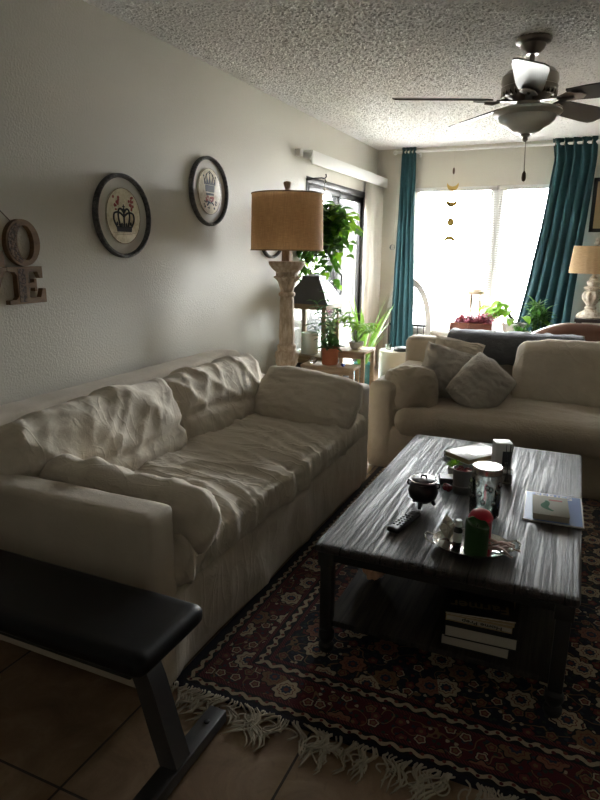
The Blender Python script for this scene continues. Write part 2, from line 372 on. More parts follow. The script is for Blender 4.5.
# ------------------------------------------------------------------ mesh helpers
class MB:
    def __init__(s): s.v = []; s.f = []
    def add(s, vs, fs, mat=None):
        o = len(s.v)
        s.v += [tuple((mat @ Vector(p)) if mat else p) for p in vs]
        s.f += [tuple(i + o for i in q) for q in fs]; return s
    def box(s, lo, hi, bev=0, mat=None):
        bm = bmesh.new(); bmesh.ops.create_cube(bm, size=1)
        c = [(a + b) / 2 for a, b in zip(lo, hi)]; d = [abs(b - a) for a, b in zip(lo, hi)]
        for v in bm.verts: v.co = Vector((v.co.x*d[0] + c[0], v.co.y*d[1] + c[1], v.co.z*d[2] + c[2]))
        if bev: bmesh.ops.bevel(bm, geom=bm.edges[:], offset=min(bev, min(d)*.49), segments=2, affect='EDGES', profile=.5)
        s.frombm(bm, mat); return s
    def frombm(s, bm, mat=None):
        bm.verts.index_update()
        s.add([v.co.copy() for v in bm.verts], [[v.index for v in f.verts] for f in bm.faces], mat); bm.free()
    def lathe(s, prof, seg=24, mat=None, mod=None):
        vs = []; fs = []
        for (r, z) in prof:
            for k in range(seg):
                a = 2*PI*k/seg; q = r * (mod(a, z) if mod else 1); vs.append((q*math.cos(a), q*math.sin(a), z))
        for i in range(len(prof)-1):
            for k in range(seg):
                a = i*seg + k; b = i*seg + (k+1) % seg; fs.append((a, b, b+seg, a+seg))
        if prof[0][0] > 1e-5: fs.append(tuple(range(seg-1, -1, -1)))
        if prof[-1][0] > 1e-5: fs.append(tuple(range((len(prof)-1)*seg, len(prof)*seg)))
        return s.add(vs, fs, mat)
    def tube(s, pts, r, seg=8, mat=None, closed=False):
        pts = [Vector(p) for p in pts]; n = len(pts); rs = r if isinstance(r, (list, tuple)) else [r]*n
        vs = []; up = Vector((0, 0, 1))
        for i, p in enumerate(pts):
            d = ((pts[(i+1) % n] - pts[i-1]) if closed else (pts[min(i+1, n-1)] - pts[max(i-1, 0)]))
            d = d.normalized() if d.length > 1e-9 else Vector((0, 0, 1))
            if i == 0: a = d.cross(up if abs(d.z) < .9 else Vector((1, 0, 0))).normalized()
            else:
                a = a - d * a.dot(d); a = a.normalized() if a.length > 1e-6 else d.orthogonal().normalized()
            b = d.cross(a)
            for k in range(seg):
                t = 2*PI*k/seg; vs.append(p + (a*math.cos(t) + b*math.sin(t)) * rs[i])
        fs = []
        for i in range(n if closed else n-1):
            for k in range(seg):
                q = i*seg; w2 = ((i+1) % n)*seg; fs.append((q+k, q+(k+1) % seg, w2+(k+1) % seg, w2+k))
        if not closed: fs += [tuple(range(seg-1, -1, -1)), tuple(range((n-1)*seg, n*seg))]
        return s.add(vs, fs, mat)
    def prism(s, poly, h, mat=None, holes=()):      # polygon in xy extruded 0..h
        bm = bmesh.new(); es = []
        for ring in [poly] + list(holes):
            vv = [bm.verts.new((p[0], p[1], 0)) for p in ring]
            es += [bm.edges.new((vv[i], vv[(i+1) % len(vv)])) for i in range(len(vv))]
        r = bmesh.ops.triangle_fill(bm, use_beauty=True, edges=es)
        fs = [g for g in r['geom'] if isinstance(g, bmesh.types.BMFace)]
        ex = bmesh.ops.extrude_face_region(bm, geom=fs)
        bmesh.ops.translate(bm, vec=(0, 0, h), verts=[g for g in ex['geom'] if isinstance(g, bmesh.types.BMVert)])
        bmesh.ops.recalc_face_normals(bm, faces=bm.faces[:])
        s.frombm(bm, mat); return s
    def sphere(s, c, r, u=16, v=10):
        rx = r if isinstance(r, (tuple, list)) else (r, r, r)
        prof = [(math.sin(PI*i/v), -math.cos(PI*i/v)) for i in range(v+1)]
        prof[0] = (0.001, -1); prof[-1] = (0.001, 1)
        return s.lathe(prof, u, Matrix.Translation(c) @ Matrix.Diagonal((*rx, 1)))
    def build(s, name, mat, parent=None, sharp=35, loc=None, rot=None):
        me = bpy.data.meshes.new(name); me.from_pydata([tuple(p) for p in s.v], [], s.f); me.validate()
        bm = bmesh.new(); bm.from_mesh(me); bmesh.ops.recalc_face_normals(bm, faces=bm.faces[:]); bm.to_mesh(me); bm.free()
        me.polygons.foreach_set('use_smooth', [True]*len(me.polygons))
        if sharp < 180: me.set_sharp_from_angle(angle=math.radians(sharp))
        me.materials.append(mat if not isinstance(mat, str) else M[mat])
        o = bpy.data.objects.new(name, me); C.objects.link(o)
        if parent: o.parent = parent
        if loc: o.location = loc
        if rot: o.rotation_euler = rot
        return o

def tag(o, label=None, cat=None, group=None, kind=None):
    if label: o['label'] = label
    if cat: o['category'] = cat
    if group: o['group'] = group
    if kind: o['kind'] = kind
    return o
def thing(name, label, cat, loc=(0, 0, 0), rz=0, group=None):
    o = bpy.data.objects.new(name, None); C.objects.link(o); o.location = loc; o.rotation_euler = (0, 0, rz); o.empty_display_size = .1
    return tag(o, label, cat, group)
def struct(name, mb, mat, parent=None, **k):
    o = mb.build(name, mat, parent, **k)
    if not parent: o['kind'] = 'structure'
    return o
def nz(x, y, z): return noise.noise(Vector((x, y, z)))
def ridge(x, y, z, p=3): return (1 - min(1, abs(nz(x, y, z)) * 2.2)) ** p

def soft_box(sx, sy, sz, r, seg=.03, disp=None, puff=0, mat=None):
    nx, ny, nz_ = (max(3, int(round(d/seg))) for d in (sx, sy, sz))
    half = (sx/2, sy/2, sz/2); idx = {}; vs = []; fs = []
    def vert(i, j, k):
        key = (i, j, k)
        if key in idx: return idx[key]
        p = Vector((-half[0] + sx*i/nx, -half[1] + sy*j/ny, -half[2] + sz*k/nz_))
        q = Vector([max(-half[a] + r, min(half[a] - r, p[a])) for a in range(3)])
        n = p - q
        n = n.normalized() if n.length > 1e-9 else Vector((0, 0, 1))
        p2 = q + n*r
        un = [p[a]/half[a] for a in range(3)]
        b = 1
        for a in range(3):
            wgt = abs(n[a]); b *= (1 - un[a]**4 * (1 - wgt))
        off = puff*max(0, b)
        if disp: off += disp(p2, n)
        vs.append(p2 + n*off); idx[key] = len(vs)-1; return idx[key]
    for (A, B, K, nA, nB, nK) in ((0, 1, 2, nx, ny, nz_), (1, 2, 0, ny, nz_, nx), (2, 0, 1, nz_, nx, ny)):
        for kk in (0, nK):
            for a in range(nA):
                for b in range(nB):
                    q = []
                    for (da, db) in ((0, 0), (1, 0), (1, 1), (0, 1)):
                        c = [0, 0, 0]; c[A] = a+da; c[B] = b+db; c[K] = kk; q.append(vert(*c))
                    fs.append(tuple(q) if kk else tuple(q[::-1]))
    mb = MB(); mb.add(vs, fs, mat); return mb

def pillow(w_, h_, t_, seed=0, n=44, wrinkle=.012, pinch=.06, sag=.0, mat=None, rnd_=0):
    """knife-edge cushion in local xz, thickness along y"""
    vs = []; fs = []; idx = {}
    def P(i, j, s):
        if i in (0, n) or j in (0, n): s = 0
        if (i, j, s) in idx: return idx[(i, j, s)]
        u = -1 + 2*i/n; v = -1 + 2*j/n
        u_, v_ = math.sin(u*PI/2*.98)/math.sin(PI/2*.98), math.sin(v*PI/2*.98)/math.sin(PI/2*.98)
        ox = w_/2*u_*(1 - pinch*(1-v_*v_)*abs(u_)**3); oz = h_/2*v_*(1 - pinch*(1-u_*u_)*abs(v_)**3)
        ck = 1 - rnd_*(u_*v_)**2; ox *= ck; oz *= ck
        oz += .012*nz(u_*2+seed, v_*2, seed) - sag*(1-u_*u_)*(v_ > 0)*v_
        ox += .010*nz(u_*2, v_*2+seed, seed+5)
        prof = (max(0, 1-u_**4)**.5 * max(0, 1-v_**4)**.5)
        prof = prof**.75 * (.75 + .25*(1-u_*u_)*(1-v_*v_))
        y = s*t_/2*prof
        if s:
            edge = prof
            rad = math.atan2(v_, u_)
            rr = math.hypot(u_, v_)
            wk = wrinkle*(ridge(u_*1.6+seed, v_*3.1+seed*2, s*3+seed) + .6*ridge(u_*4+seed, v_*6, s*5, 2) - .6)
            wk += wrinkle*.8*math.sin(rad*14+seed+3*nz(u_*2, v_*2, seed))*max(0, rr-.55)
            y += s*wk*min(1, edge*2)
        idx[(i, j, s)] = len(vs); vs.append((ox, y, oz)); return idx[(i, j, s)]
    for s in (-1, 1):
        for i in range(n):
            for j in range(n):
                q = (P(i, j, s), P(i+1, j, s), P(i+1, j+1, s), P(i, j+1, s))
                if len(set(q)) >= 3: fs.append(q if s < 0 else q[::-1])
    mb = MB(); mb.add(vs, fs, mat)
    ring = [vs[P(i, 0, 0)] for i in range(n)] + [vs[P(n, j, 0)] for j in range(n)] + [vs[P(n-i, n, 0)] for i in range(n)] + [vs[P(0, n-j, 0)] for j in range(n)]
    mb.ring = ring
    return mb

def leaf(mb, base, d, up, L, W, droop=.3, heart=False, n=5):
    """curved leaf strip folded along its midrib"""
    d = Vector(d).normalized(); up = Vector(up); side = d.cross(up)
    side = side.normalized() if side.length > 1e-5 else d.orthogonal().normalized()
    nrm = side.cross(d).normalized(); base = Vector(base); vs = []; fs = []
    for i in range(n+1):
        s = i/n
        wd = W*(math.sin(PI*min(1, s*.92+.08))**.8 if not heart else (math.sin(PI*(s**.6))**.75 if 0 < s < 1 else 0))
        if i == n: wd = 0.0005
        if i == 0: wd = W*(.12 if not heart else .35)
        c = base + d*(L*s) - nrm*(droop*L*s*s)
        if heart and i == 0: c = c - d*L*.0
        fold = wd*.22
        vs += [c + side*wd/2 + nrm*fold, c, c - side*wd/2 + nrm*fold]
    for i in range(n):
        a = i*3; fs += [(a, a+1, a+4, a+3), (a+1, a+2, a+5, a+4)]
    mb.add(vs, fs)
def rnd(a, b): return random.uniform(a, b)

def text_mb(s, size, depth=.001, bold=False):
    cu = bpy.data.curves.new('tmp_text', 'FONT'); cu.body = s; cu.size = size; cu.extrude = depth; cu.align_x = 'CENTER'; cu.align_y = 'CENTER'
    if bold: cu.offset = size*.015
    ob = bpy.data.objects.new('tmp_text', cu); C.objects.link(ob)
    dg = bpy.context.evaluated_depsgraph_get(); me = bpy.data.meshes.new_from_object(ob.evaluated_get(dg))
    mb = MB(); mb.add([v.co.copy() for v in me.vertices], [tuple(p.vertices) for p in me.polygons])
    bpy.data.objects.remove(ob); bpy.data.curves.remove(cu); bpy.data.meshes.remove(me); return mb

# ------------------------------------------------------------------ room
WL, WR, YB, YF, H = -2.178, 2.9, 6.94, -3.2, 2.44
WX0, WX1, WZ0, WZ1 = -1.745, -.09, .50, 2.03
DY0, DY1, DZ = 4.98, 6.70, 1.965
struct('floor', MB().box((WL-.25, YF-.1, -.08), (WR+.1, YB+.25, 0)), 'tile')
ce = MB().box((WL-.25, YF-.1, H), (WR+.1, YB+.25, H+.08))
rs = random.Random(77); nx, ny = 480, 830; cx0, cx1, cy0, cy1 = WL+.002, .9, 1.6, YB-.002; vs = []
for j in range(ny+1):
    for i in range(nx+1):
        e_ = i in (0, nx) or j in (0, ny); k = rs.random()
        vs.append((cx0+(cx1-cx0)*(i+(0 if e_ else rs.uniform(-.35, .35)))/nx, cy0+(cy1-cy0)*(j+(0 if e_ else rs.uniform(-.35, .35)))/ny, H-.0005-(0 if e_ else (.0070*k*k))))
ce.add(vs, [(j*(nx+1)+i, j*(nx+1)+i+1, (j+1)*(nx+1)+i+1, (j+1)*(nx+1)+i) for j in range(ny) for i in range(nx)])
struct('ceiling', ce, 'ceiling')
wl = MB(); wl.box((WL-.15, YF-.1, 0), (WL, DY0, H)).box((WL-.15, DY1, 0), (WL, YB+.15, H)).box((WL-.15, DY0, DZ), (WL, DY1, H))
struct('wall_left', wl, 'wall')
wb = MB(); wb.box((WL, YB, 0), (WX0, YB+.15, H)).box((WX1, YB, 0), (WR+.1, YB+.15, H)).box((WX0, YB, WZ1), (WX1, YB+.15, H)).box((WX0, YB, 0), (WX1, YB+.15, WZ0))
struct('wall_back', wb, 'wall')
struct('wall_right', MB().box((WR, YF-.1, 0), (WR+.1, YB, H)), 'wall')
struct('wall_front', MB().box((WL, YF-.1, 0), (WR, YF, H)), 'wall')
bb = MB().box((WL, YF, 0), (WL+.012, DY0-.02, .085), .003)
struct('baseboard_left', bb, 'white')
struct('baseboard_back', MB().box((WL+.02, YB-.012, 0), (WR, YB, .085), .003), 'white')
# windows: two sash units side by side
mid = -.865
def window(name, x0, x1):
    r = bpy.data.objects.new(name, None); C.objects.link(r); r['kind'] = 'structure'; r.location = ((x0+x1)/2, YB+.08, WZ0)
    w_ = x1-x0; h_ = WZ1-WZ0; fr = MB(); a = .035
    fr.box((-w_/2, -.03, 0), (-w_/2+a, .03, h_), .003).box((w_/2-a, -.03, 0), (w_/2, .03, h_), .003)
    fr.box((-w_/2, -.03, 0), (w_/2, .03, a), .003).box((-w_/2, -.03, h_-a), (w_/2, .03, h_), .003)
    fr.build('window_frame', 'white', r)
    mu = MB(); mu.box((-w_/2+a, -.02, h_/2-.022), (w_/2-a, .02, h_/2+.022), .003)
    for zz in (h_*.25, h_*.75): mu.box((-w_/2+a, -.008, zz-.008), (w_/2-a, .008, zz+.008))
    mu.build('glazing_bar', 'white', r)
    MB().box((-w_/2+a, -.003, a), (w_/2-a, .003, h_-a)).build('window_pane', 'glass', r)
window('window_1', WX0, mid-.045); window('window_2', mid+.045, WX1)
struct('trim_1', MB().box((mid-.045, YB+.03, WZ0), (mid+.045, YB+.13, WZ1), .004), 'white')
struct('trim_2', MB().box((WX0-.03, YB-.018, WZ0-.03), (WX1+.03, YB+.05, WZ0), .005), 'white')

# blinds ------------------------------------------------------------
def blind(x0, x1, label):
    r = thing('window_blind', label, 'blind', ((x0+x1)/2, YB+.012, 0), group='horizontal blinds in the window')
    w_ = x1-x0
    MB().box((-w_/2, -.018, WZ1-.045), (w_/2, .018, WZ1-.002), .003).build('head_rail', 'white', r)
    sl = MB(); nsl = 62; ztop = WZ1-.055; zb = WZ0+.03
    for i in range(nsl):
        z = ztop + (zb-ztop)*i/(nsl-1); R_ = Matrix.Translation((0, 0, z)) @ Matrix.Rotation(math.radians(8), 4, 'X')
        sl.add([(-w_/2, -.011, 0), (w_/2, -.011, 0), (w_/2, 0, .0016), (-w_/2, 0, .0016), (-w_/2, .011, 0), (w_/2, .011, 0),
                (-w_/2, -.011, -.0006), (w_/2, -.011, -.0006), (w_/2, 0, .001), (-w_/2, 0, .001), (-w_/2, .011, -.0006), (w_/2, .011, -.0006)],
               [(0, 1, 2, 3), (3, 2, 5, 4), (7, 6, 9, 8), (8, 9, 10, 11), (0, 6, 7, 1), (4, 5, 11, 10)], R_)
    sl.build('slats', 'slat', r, sharp=60)
    MB().box((-w_/2, -.012, WZ0+.004), (w_/2, .012, WZ0+.02), .003).build('bottom_rail', 'white', r)
    for fx_ in (-.35, .35):
        MB().tube([(w_*fx_, -.013, WZ0+.02), (w_*fx_, -.013, WZ1-.04)], .0008, 5).build('ladder_cord', 'cord', r)
    MB().tube([(-w_/2+.09, -.024, WZ1-.05), (-w_/2+.085, -.026, 1.24)], .004, 6).build('tilt_wand', 'slat', r)
    return r
blind(WX0+.006, mid-.012, 'white slatted blind in left half of the bright window')
blind(mid+.012, WX1-.006, 'white slatted blind in right half of the bright window, partly behind curtain')

# sliding door --------------------------------------------------------
r = bpy.data.objects.new('door_1', None); C.objects.link(r); r['kind'] = 'structure'; r.location = (WL-.055, DY0, 0)
L = DY1-DY0
fr = MB(); fr.box((-.06, 0, 0), (.054, .05, DZ), .003).box((-.06, L-.07, 0), (.054, L, DZ), .003).box((-.06, 0, DZ-.05), (.054, L, DZ), .003).box((-.06, 0, 0), (.054, L, .03), .003)
fr.build('door_frame', 'jamb', r)
def sash(x, y0, y1, nm):
    s = MB(); a = .055
    s.box((x-.018, y0, .03), (x+.018, y0+a, DZ-.05), .003).box((x-.018, y1-a, .03), (x+.018, y1, DZ-.05), .003)
    s.box((x-.018, y0, .03), (x+.018, y1, .03+a), .003).box((x-.018, y0, DZ-.05-a), (x+.018, y1, DZ-.05), .003)
    o = s.build(nm, 'jamb', r)
    MB().box((x-.003, y0+a, .03+a), (x+.003, y1-a, DZ-.05-a)).build('door_pane', 'glass', o)
    return o
sash(.022, .05, L/2+.02, 'sliding_sash'); sash(-.022, L/2-.03, L-.07, 'fixed_sash')
hd = MB().tube([(.045, L/2-.01, .92), (.075, L/2-.01, .95), (.075, L/2-.01, 1.12), (.045, L/2-.01, 1.15)], .009, 8); hd.build('door_handle', 'blackmetal', r)

# valance and vertical blinds
r = thing('vertical_blind', 'cream vertical blind stacked open beside the sliding door under a white valance', 'blind', (WL, 5.9, 0))
v_ = MB(); v_.box((.115, -1.09, 2.035), (.128, 1.03, 2.135), .002).box((0.002, 1.017, 2.035), (.115, 1.03, 2.135), .002).box((.0, -1.09, 2.123), (.115, 1.03, 2.135), .002)
v_.build('valance', 'white', r)
MB().box((.03, -1.06, 2.085), (.075, 1.0, 2.12), .003).build('head_rail', 'white', r)
MB().box((0, -1.16, 2.09), (.05, -1.095, 2.14), .004).build('rail_bracket', 'white', r)
for k in range(10):
    y = .60 + k*.042; a = math.radians(40 + 4*math.sin(k*2.1)); vs = []; fs = []
    for j in range(5):
        s = (j/4-.5)*.088; b = .010*(1-(j/2-1)**2)
        for z in (.04, 2.09): vs.append((.058 + s*math.cos(a) + b*math.sin(a), y + s*math.sin(a) - b*math.cos(a), z))
    for j in range(4): fs.append((2*j, 2*j+2, 2*j+3, 2*j+1))
    q = MB(); q.add(vs, fs); o = q.build('vane', 'vane', r); md = o.modifiers.new('s', 'SOLIDIFY'); md.thickness = .0015

# outside -------------------------------------------------------------
struct('ground', MB().box((-9, -3.5, -.14), (WL-.25, 15, -.09)).box((WL-.25, YB+.26, -.14), (6, 15, -.09)), 'ground')
fc = MB()
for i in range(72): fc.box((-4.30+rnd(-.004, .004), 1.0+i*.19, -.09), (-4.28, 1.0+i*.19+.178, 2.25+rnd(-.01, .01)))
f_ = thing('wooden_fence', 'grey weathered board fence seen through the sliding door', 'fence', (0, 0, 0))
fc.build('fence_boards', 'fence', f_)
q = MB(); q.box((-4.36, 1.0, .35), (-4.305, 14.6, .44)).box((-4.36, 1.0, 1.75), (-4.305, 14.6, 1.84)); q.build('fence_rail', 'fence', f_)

# ------------------------------------------------------------------ curtains
rod = thing('curtain_rod', 'white curtain rod across the top of the window wall', 'curtain rod', (-.9, 6.84, 2.385))
MB().tube([(-1.05, 0, 0), (.93, 0, 0)], .013, 12).build('rod', 'white', rod)
for s in (-1.05, .93): MB().sphere((s, 0, 0), .024).build('finial', 'white', rod)
for s in (-.80, .60):
    MB().tube([(s, 0, -.014), (s, .05, -.014), (s, .098, -.014)], .006, 8).box((s-.012, .086, -.045), (s+.012, .099, .03), .002).build('rod_bracket', 'white', rod)

def curtain(label, edges, folds, amp, name='window_curtain'):
    """edges: list of (z, x0, x1, y) from top to bottom"""
    r = thing(name, label, 'curtain', ((edges[-1][1]+edges[-1][2])/2, 6.84, 0))
    nu, nv = 150, 70; vs = []; fs = []
    ox = r.location.x
    for j in range(nv+1):
        z = edges[0][0] + (edges[-1][0]-edges[0][0])*j/nv
        for a, b in zip(edges, edges[1:]):
            if b[0] <= z <= a[0] or b is edges[-1]:
                if z <= a[0]: k = (a[0]-z)/(a[0]-b[0]); e = [a[i]+(b[i]-a[i])*min(1, k) for i in range(4)]
                if b[0] <= z: break
        for i in range(nu+1):
            u = i/nu; ph = u*folds*2*PI
            am = amp*(.75+.35*nz(u*folds, z*.7, 2))
            x = e[1] + (e[2]-e[1])*(u + .35/folds*.5*math.sin(ph*1+.9+nz(u*5, z, 1)))
            y = e[3] + am*math.sin(ph + .7*nz(u*3, z*1.2, 7)) + .008*nz(u*14, z*3, 3)
            vs.append((x-ox, y-6.84, z))
    for j in range(nv):
        for i in range(nu):
            a = j*(nu+1)+i; fs.append((a, a+1, a+nu+2, a+nu+1))
    q = MB(); q.add(vs, fs); o = q.build('fabric', 'curtain', r, sharp=180)
    md = o.modifiers.new('s', 'SOLIDIFY'); md.thickness = .003
    for k in range(int(folds)):
        u = (k+.5)/folds; e = edges[0]; x = e[1]+(e[2]-e[1])*u-ox
        g = MB(); g.tube([(x, .026*math.cos(a), 2.385+.026*math.sin(a)) for a in [2*PI*i/20 for i in range(20)]], .005, 6, closed=True)
        g.build('grommet', 'nickel', r)
    return r
curtain('narrow teal curtain bunched at the left end of the window', [(2.432, -1.885, -1.73, 6.84), (1.6, -1.895, -1.715, 6.83), (.6, -1.925, -1.67, 6.83), (.02, -1.95, -1.64, 6.84)], 4, .026)
curtain('wide teal curtain swept sideways over the right end of the window', [(2.437, -.395, .01, 6.84), (2.25, -.36, .02, 6.84), (1.6, -.42, -.02, 6.81), (.98, -.51, -.05, 6.79), (.55, -.585, -.065, 6.78), (.02, -.64, -.07, 6.78)], 5, .030)

# moon mobile
r = thing('moon_mobile', 'brass moon phase mobile hanging on a thread before the window', 'hanging ornament', (-1.31, 6.80, 1.62))
MB().tube([(0, 0, -.12), (.0, 0, .8)], .0018, 5).build('thread', 'cord', r)
MB().sphere((0, 0, .552), (.012, .012, .034)).build('bead', 'bead', r)
def crescent(rad, flip, thick=.003):
    pts = [(rad*math.cos(a), rad*math.sin(a)) for a in [PI + PI*i/20 - .35 + .7*i/20 for i in range(21)]]
    x_, y_ = pts[-1]; c = .78*rad; R2 = math.hypot(x_, y_-c)
    a1 = math.atan2(y_-c, x_); a0 = math.atan2(pts[0][1]-c, pts[0][0])
    if a0 > 0: a0 -= 2*PI
    pts += [(R2*math.cos(a), c+R2*math.sin(a)) for a in [a1 + (a0-a1)*i/20 for i in range(1, 20)]]
    mm = Matrix.Rotation(PI/2, 4, 'X')
    if flip: mm = mm @ Matrix.Diagonal((1, -1, 1, 1))
    return pts, mm
for z, fl, rad in ((.415, 0, .060), (.255, 0, .058), (-.15, 1, .056)):
    pts, mm = crescent(rad, fl); MB().prism(pts, .003, Matrix.Translation((0, .0015, z)) @ mm).build('crescent_moon', 'gold', r)
MB().lathe([(.043, -.0015), (.043, .0015)], 28, Matrix.Translation((0, 0, .044)) @ Matrix.Rotation(PI/2, 4, 'X') @ Matrix.Diagonal((.8, 1, 1, 1))).build('full_moon', 'gold', r)
# crystal drop
r = thing('crystal_ball_pull', 'clear crystal ball hanging on a cord left of the narrow curtain', 'hanging ornament', (-1.90, 6.70, 1.40))
MB().tube([(.0, 0, .03), (.01, .03, .60), (.025, .12, .98)], .002, 6).build('cord', 'cord', r)
MB().sphere((0, 0, 0), .03, 20, 12).build('crystal_ball', 'crystal', r)

# ------------------------------------------------------------------ ceiling fan
r = thing('ceiling_fan', 'dark metal ceiling fan with five blades and a frosted bowl light', 'ceiling fan', (-.35, 3.73, 2.44))
MB().lathe([(.090, 0), (.092, -.012), (.086, -.024), (.066, -.034), (.058, -.055), (.040, -.072), (.030, -.08)], 36).build('canopy', 'bronze', r)
MB().tube([(0, 0, -.06), (0, 0, -.17)], .013, 14).build('downrod', 'bronze', r)
MB().lathe([(.02, -.14), (.075, -.146), (.118, -.160), (.142, -.185), (.145, -.215), (.138, -.235), (.144, -.24), (.140, -.262), (.110, -.282), (.075, -.30), (.06, -.31), (.058, -.345), (.064, -.35), (.05, -.356)], 44).build('motor_housing', 'bronze', r)
vt = MB()
for k in range(28):
    a = 2*PI*k/28; vt.box((.118, -.004, -.285), (.142, .004, -.255), .002, Matrix.Rotation(a, 4, 'Z'))
vt.build('vent_ring', 'nickel', r)
MB().lathe([(.075, -.335), (.152, -.345), (.174, -.354), (.178, -.364), (.170, -.374), (.150, -.382), (.146, -.390), (.142, -.402), (.124, -.420), (.096, -.434), (.088, -.438), (.078, -.450), (.05, -.464), (.018, -.468)], 44).build('bowl_shade', 'frost', r)
MB().lathe([(.018, -.462), (.026, -.470), (.026, -.478), (.012, -.486), (.015, -.496), (.004, -.508)], 20).build('finial', 'bronze', r)
pc = MB(); pc.tube([(.005, -.01, -.50), (.012, -.01, -.665)], .0016, 5); o = pc.build('pull_chain', 'nickel', r)
MB().lathe([(.002, -.655), (.010, -.668), (.012, -.69), (.009, -.705), (.002, -.71)], 14, Matrix.Translation((.012, -.01, 0))).build('pull_fob', 'bead', o)
for k, a in enumerate((-85, -13, 59, 131, 203)):
    R_ = Matrix.Rotation(math.radians(a), 4, 'Z')
    pts = [(.20, -.055), (.30, -.068), (.62, -.082), (.69, -.078), (.715, -.058), (.715, .058), (.69, .078), (.62, .082), (.30, .068), (.20, .055)]
    bl = MB(); bl.prism(pts, .006, Matrix.Translation((0, 0, -.300)) @ R_ @ Matrix.Rotation(math.radians(-15), 4, 'X'))
    o = bl.build('fan_blade', 'blade', r)
    ir = MB(); mm = Matrix.Translation((0, 0, -.305)) @ R_
    ir.box((.06, -.018, -.004), (.17, .018, .003), .002, mm)
    ir.prism([(.16, -.018), (.20, -.045), (.27, -.03), (.29, 0), (.27, .03), (.20, .045), (.16, .018)], .005, mm @ Matrix.Rotation(math.radians(-15), 4, 'X') @ Matrix.Translation((0, 0, -.006)))
    ir.tube([(.15, 0, -.002), (.19, 0, -.015), (.23, 0, -.01)], .008, 8, mm)
    ir.build('blade_iron', 'bronze', o)

# ------------------------------------------------------------------ wall decor
def crown_a():
    q = MB(); T = .0015; w_ = .058
    q.prism([(-w_*.72, -.050), (w_*.72, -.050), (w_*.78, -.028), (-w_*.78, -.028)], T)
    for s in (-1, 1):
        for (bx, tx, tz, bz) in ((.74, 1.0, .022, -.03), (.36, .55, .036, -.03)):
            arc = [(s*w_*(bx + (tx-bx)*math.sin(PI*i/12*.9)*1.1), bz + (tz-bz)*i/10) for i in range(11)]
            arc += [(s*w_*(tx*(1-i/6)*.98), tz + .010*math.sin(PI*i/6)-.012*i/6) for i in range(1, 7)]
            q.tube([(a, b, T/2) for a, b in arc], .0042, 5)
    q.tube([(0, -.03, T/2), (0, .03, T/2)], .004, 5)
    q.sphere((0, .034, 0), (.009, .009, .0015), 12, 6); q.box((-.002, .040, 0), (.002, .058, T)); q.box((-.007, .047, 0), (.007, .051, T))
    for i in range(-3, 4): q.sphere((i*.013, -.024 + .002*abs(i), 0), (.006, .008, .002), 10, 6)
    return q
def crown_b():
    q = MB(); T = .0015; w_ = .052
    q.prism([(-w_*.7, -.02), (w_*.7, -.02), (w_*.78, .012), (-w_*.78, .012)], T); q.prism([(-w_*.62, -.036), (w_*.62, -.036), (w_*.66, -.025), (-w_*.66, -.025)], T)
    for i in range(-2, 3):
        x = i*w_*.42; q.prism([(x*.85-.010, .014), (x*.85+.010, .014), (x*1.15, .046+.008*(2-abs(i)))], T)
        q.sphere((x*1.17, .052+.008*(2-abs(i)), 0), (.0055, .0055, .0015), 10, 6)
    q.tube([(-w_*.8, .036, T/2), (-w_*.5, .062, T/2), (0, .078, T/2), (w_*.5, .062, T/2), (w_*.8, .036, T/2)], .0018, 5)
    return q
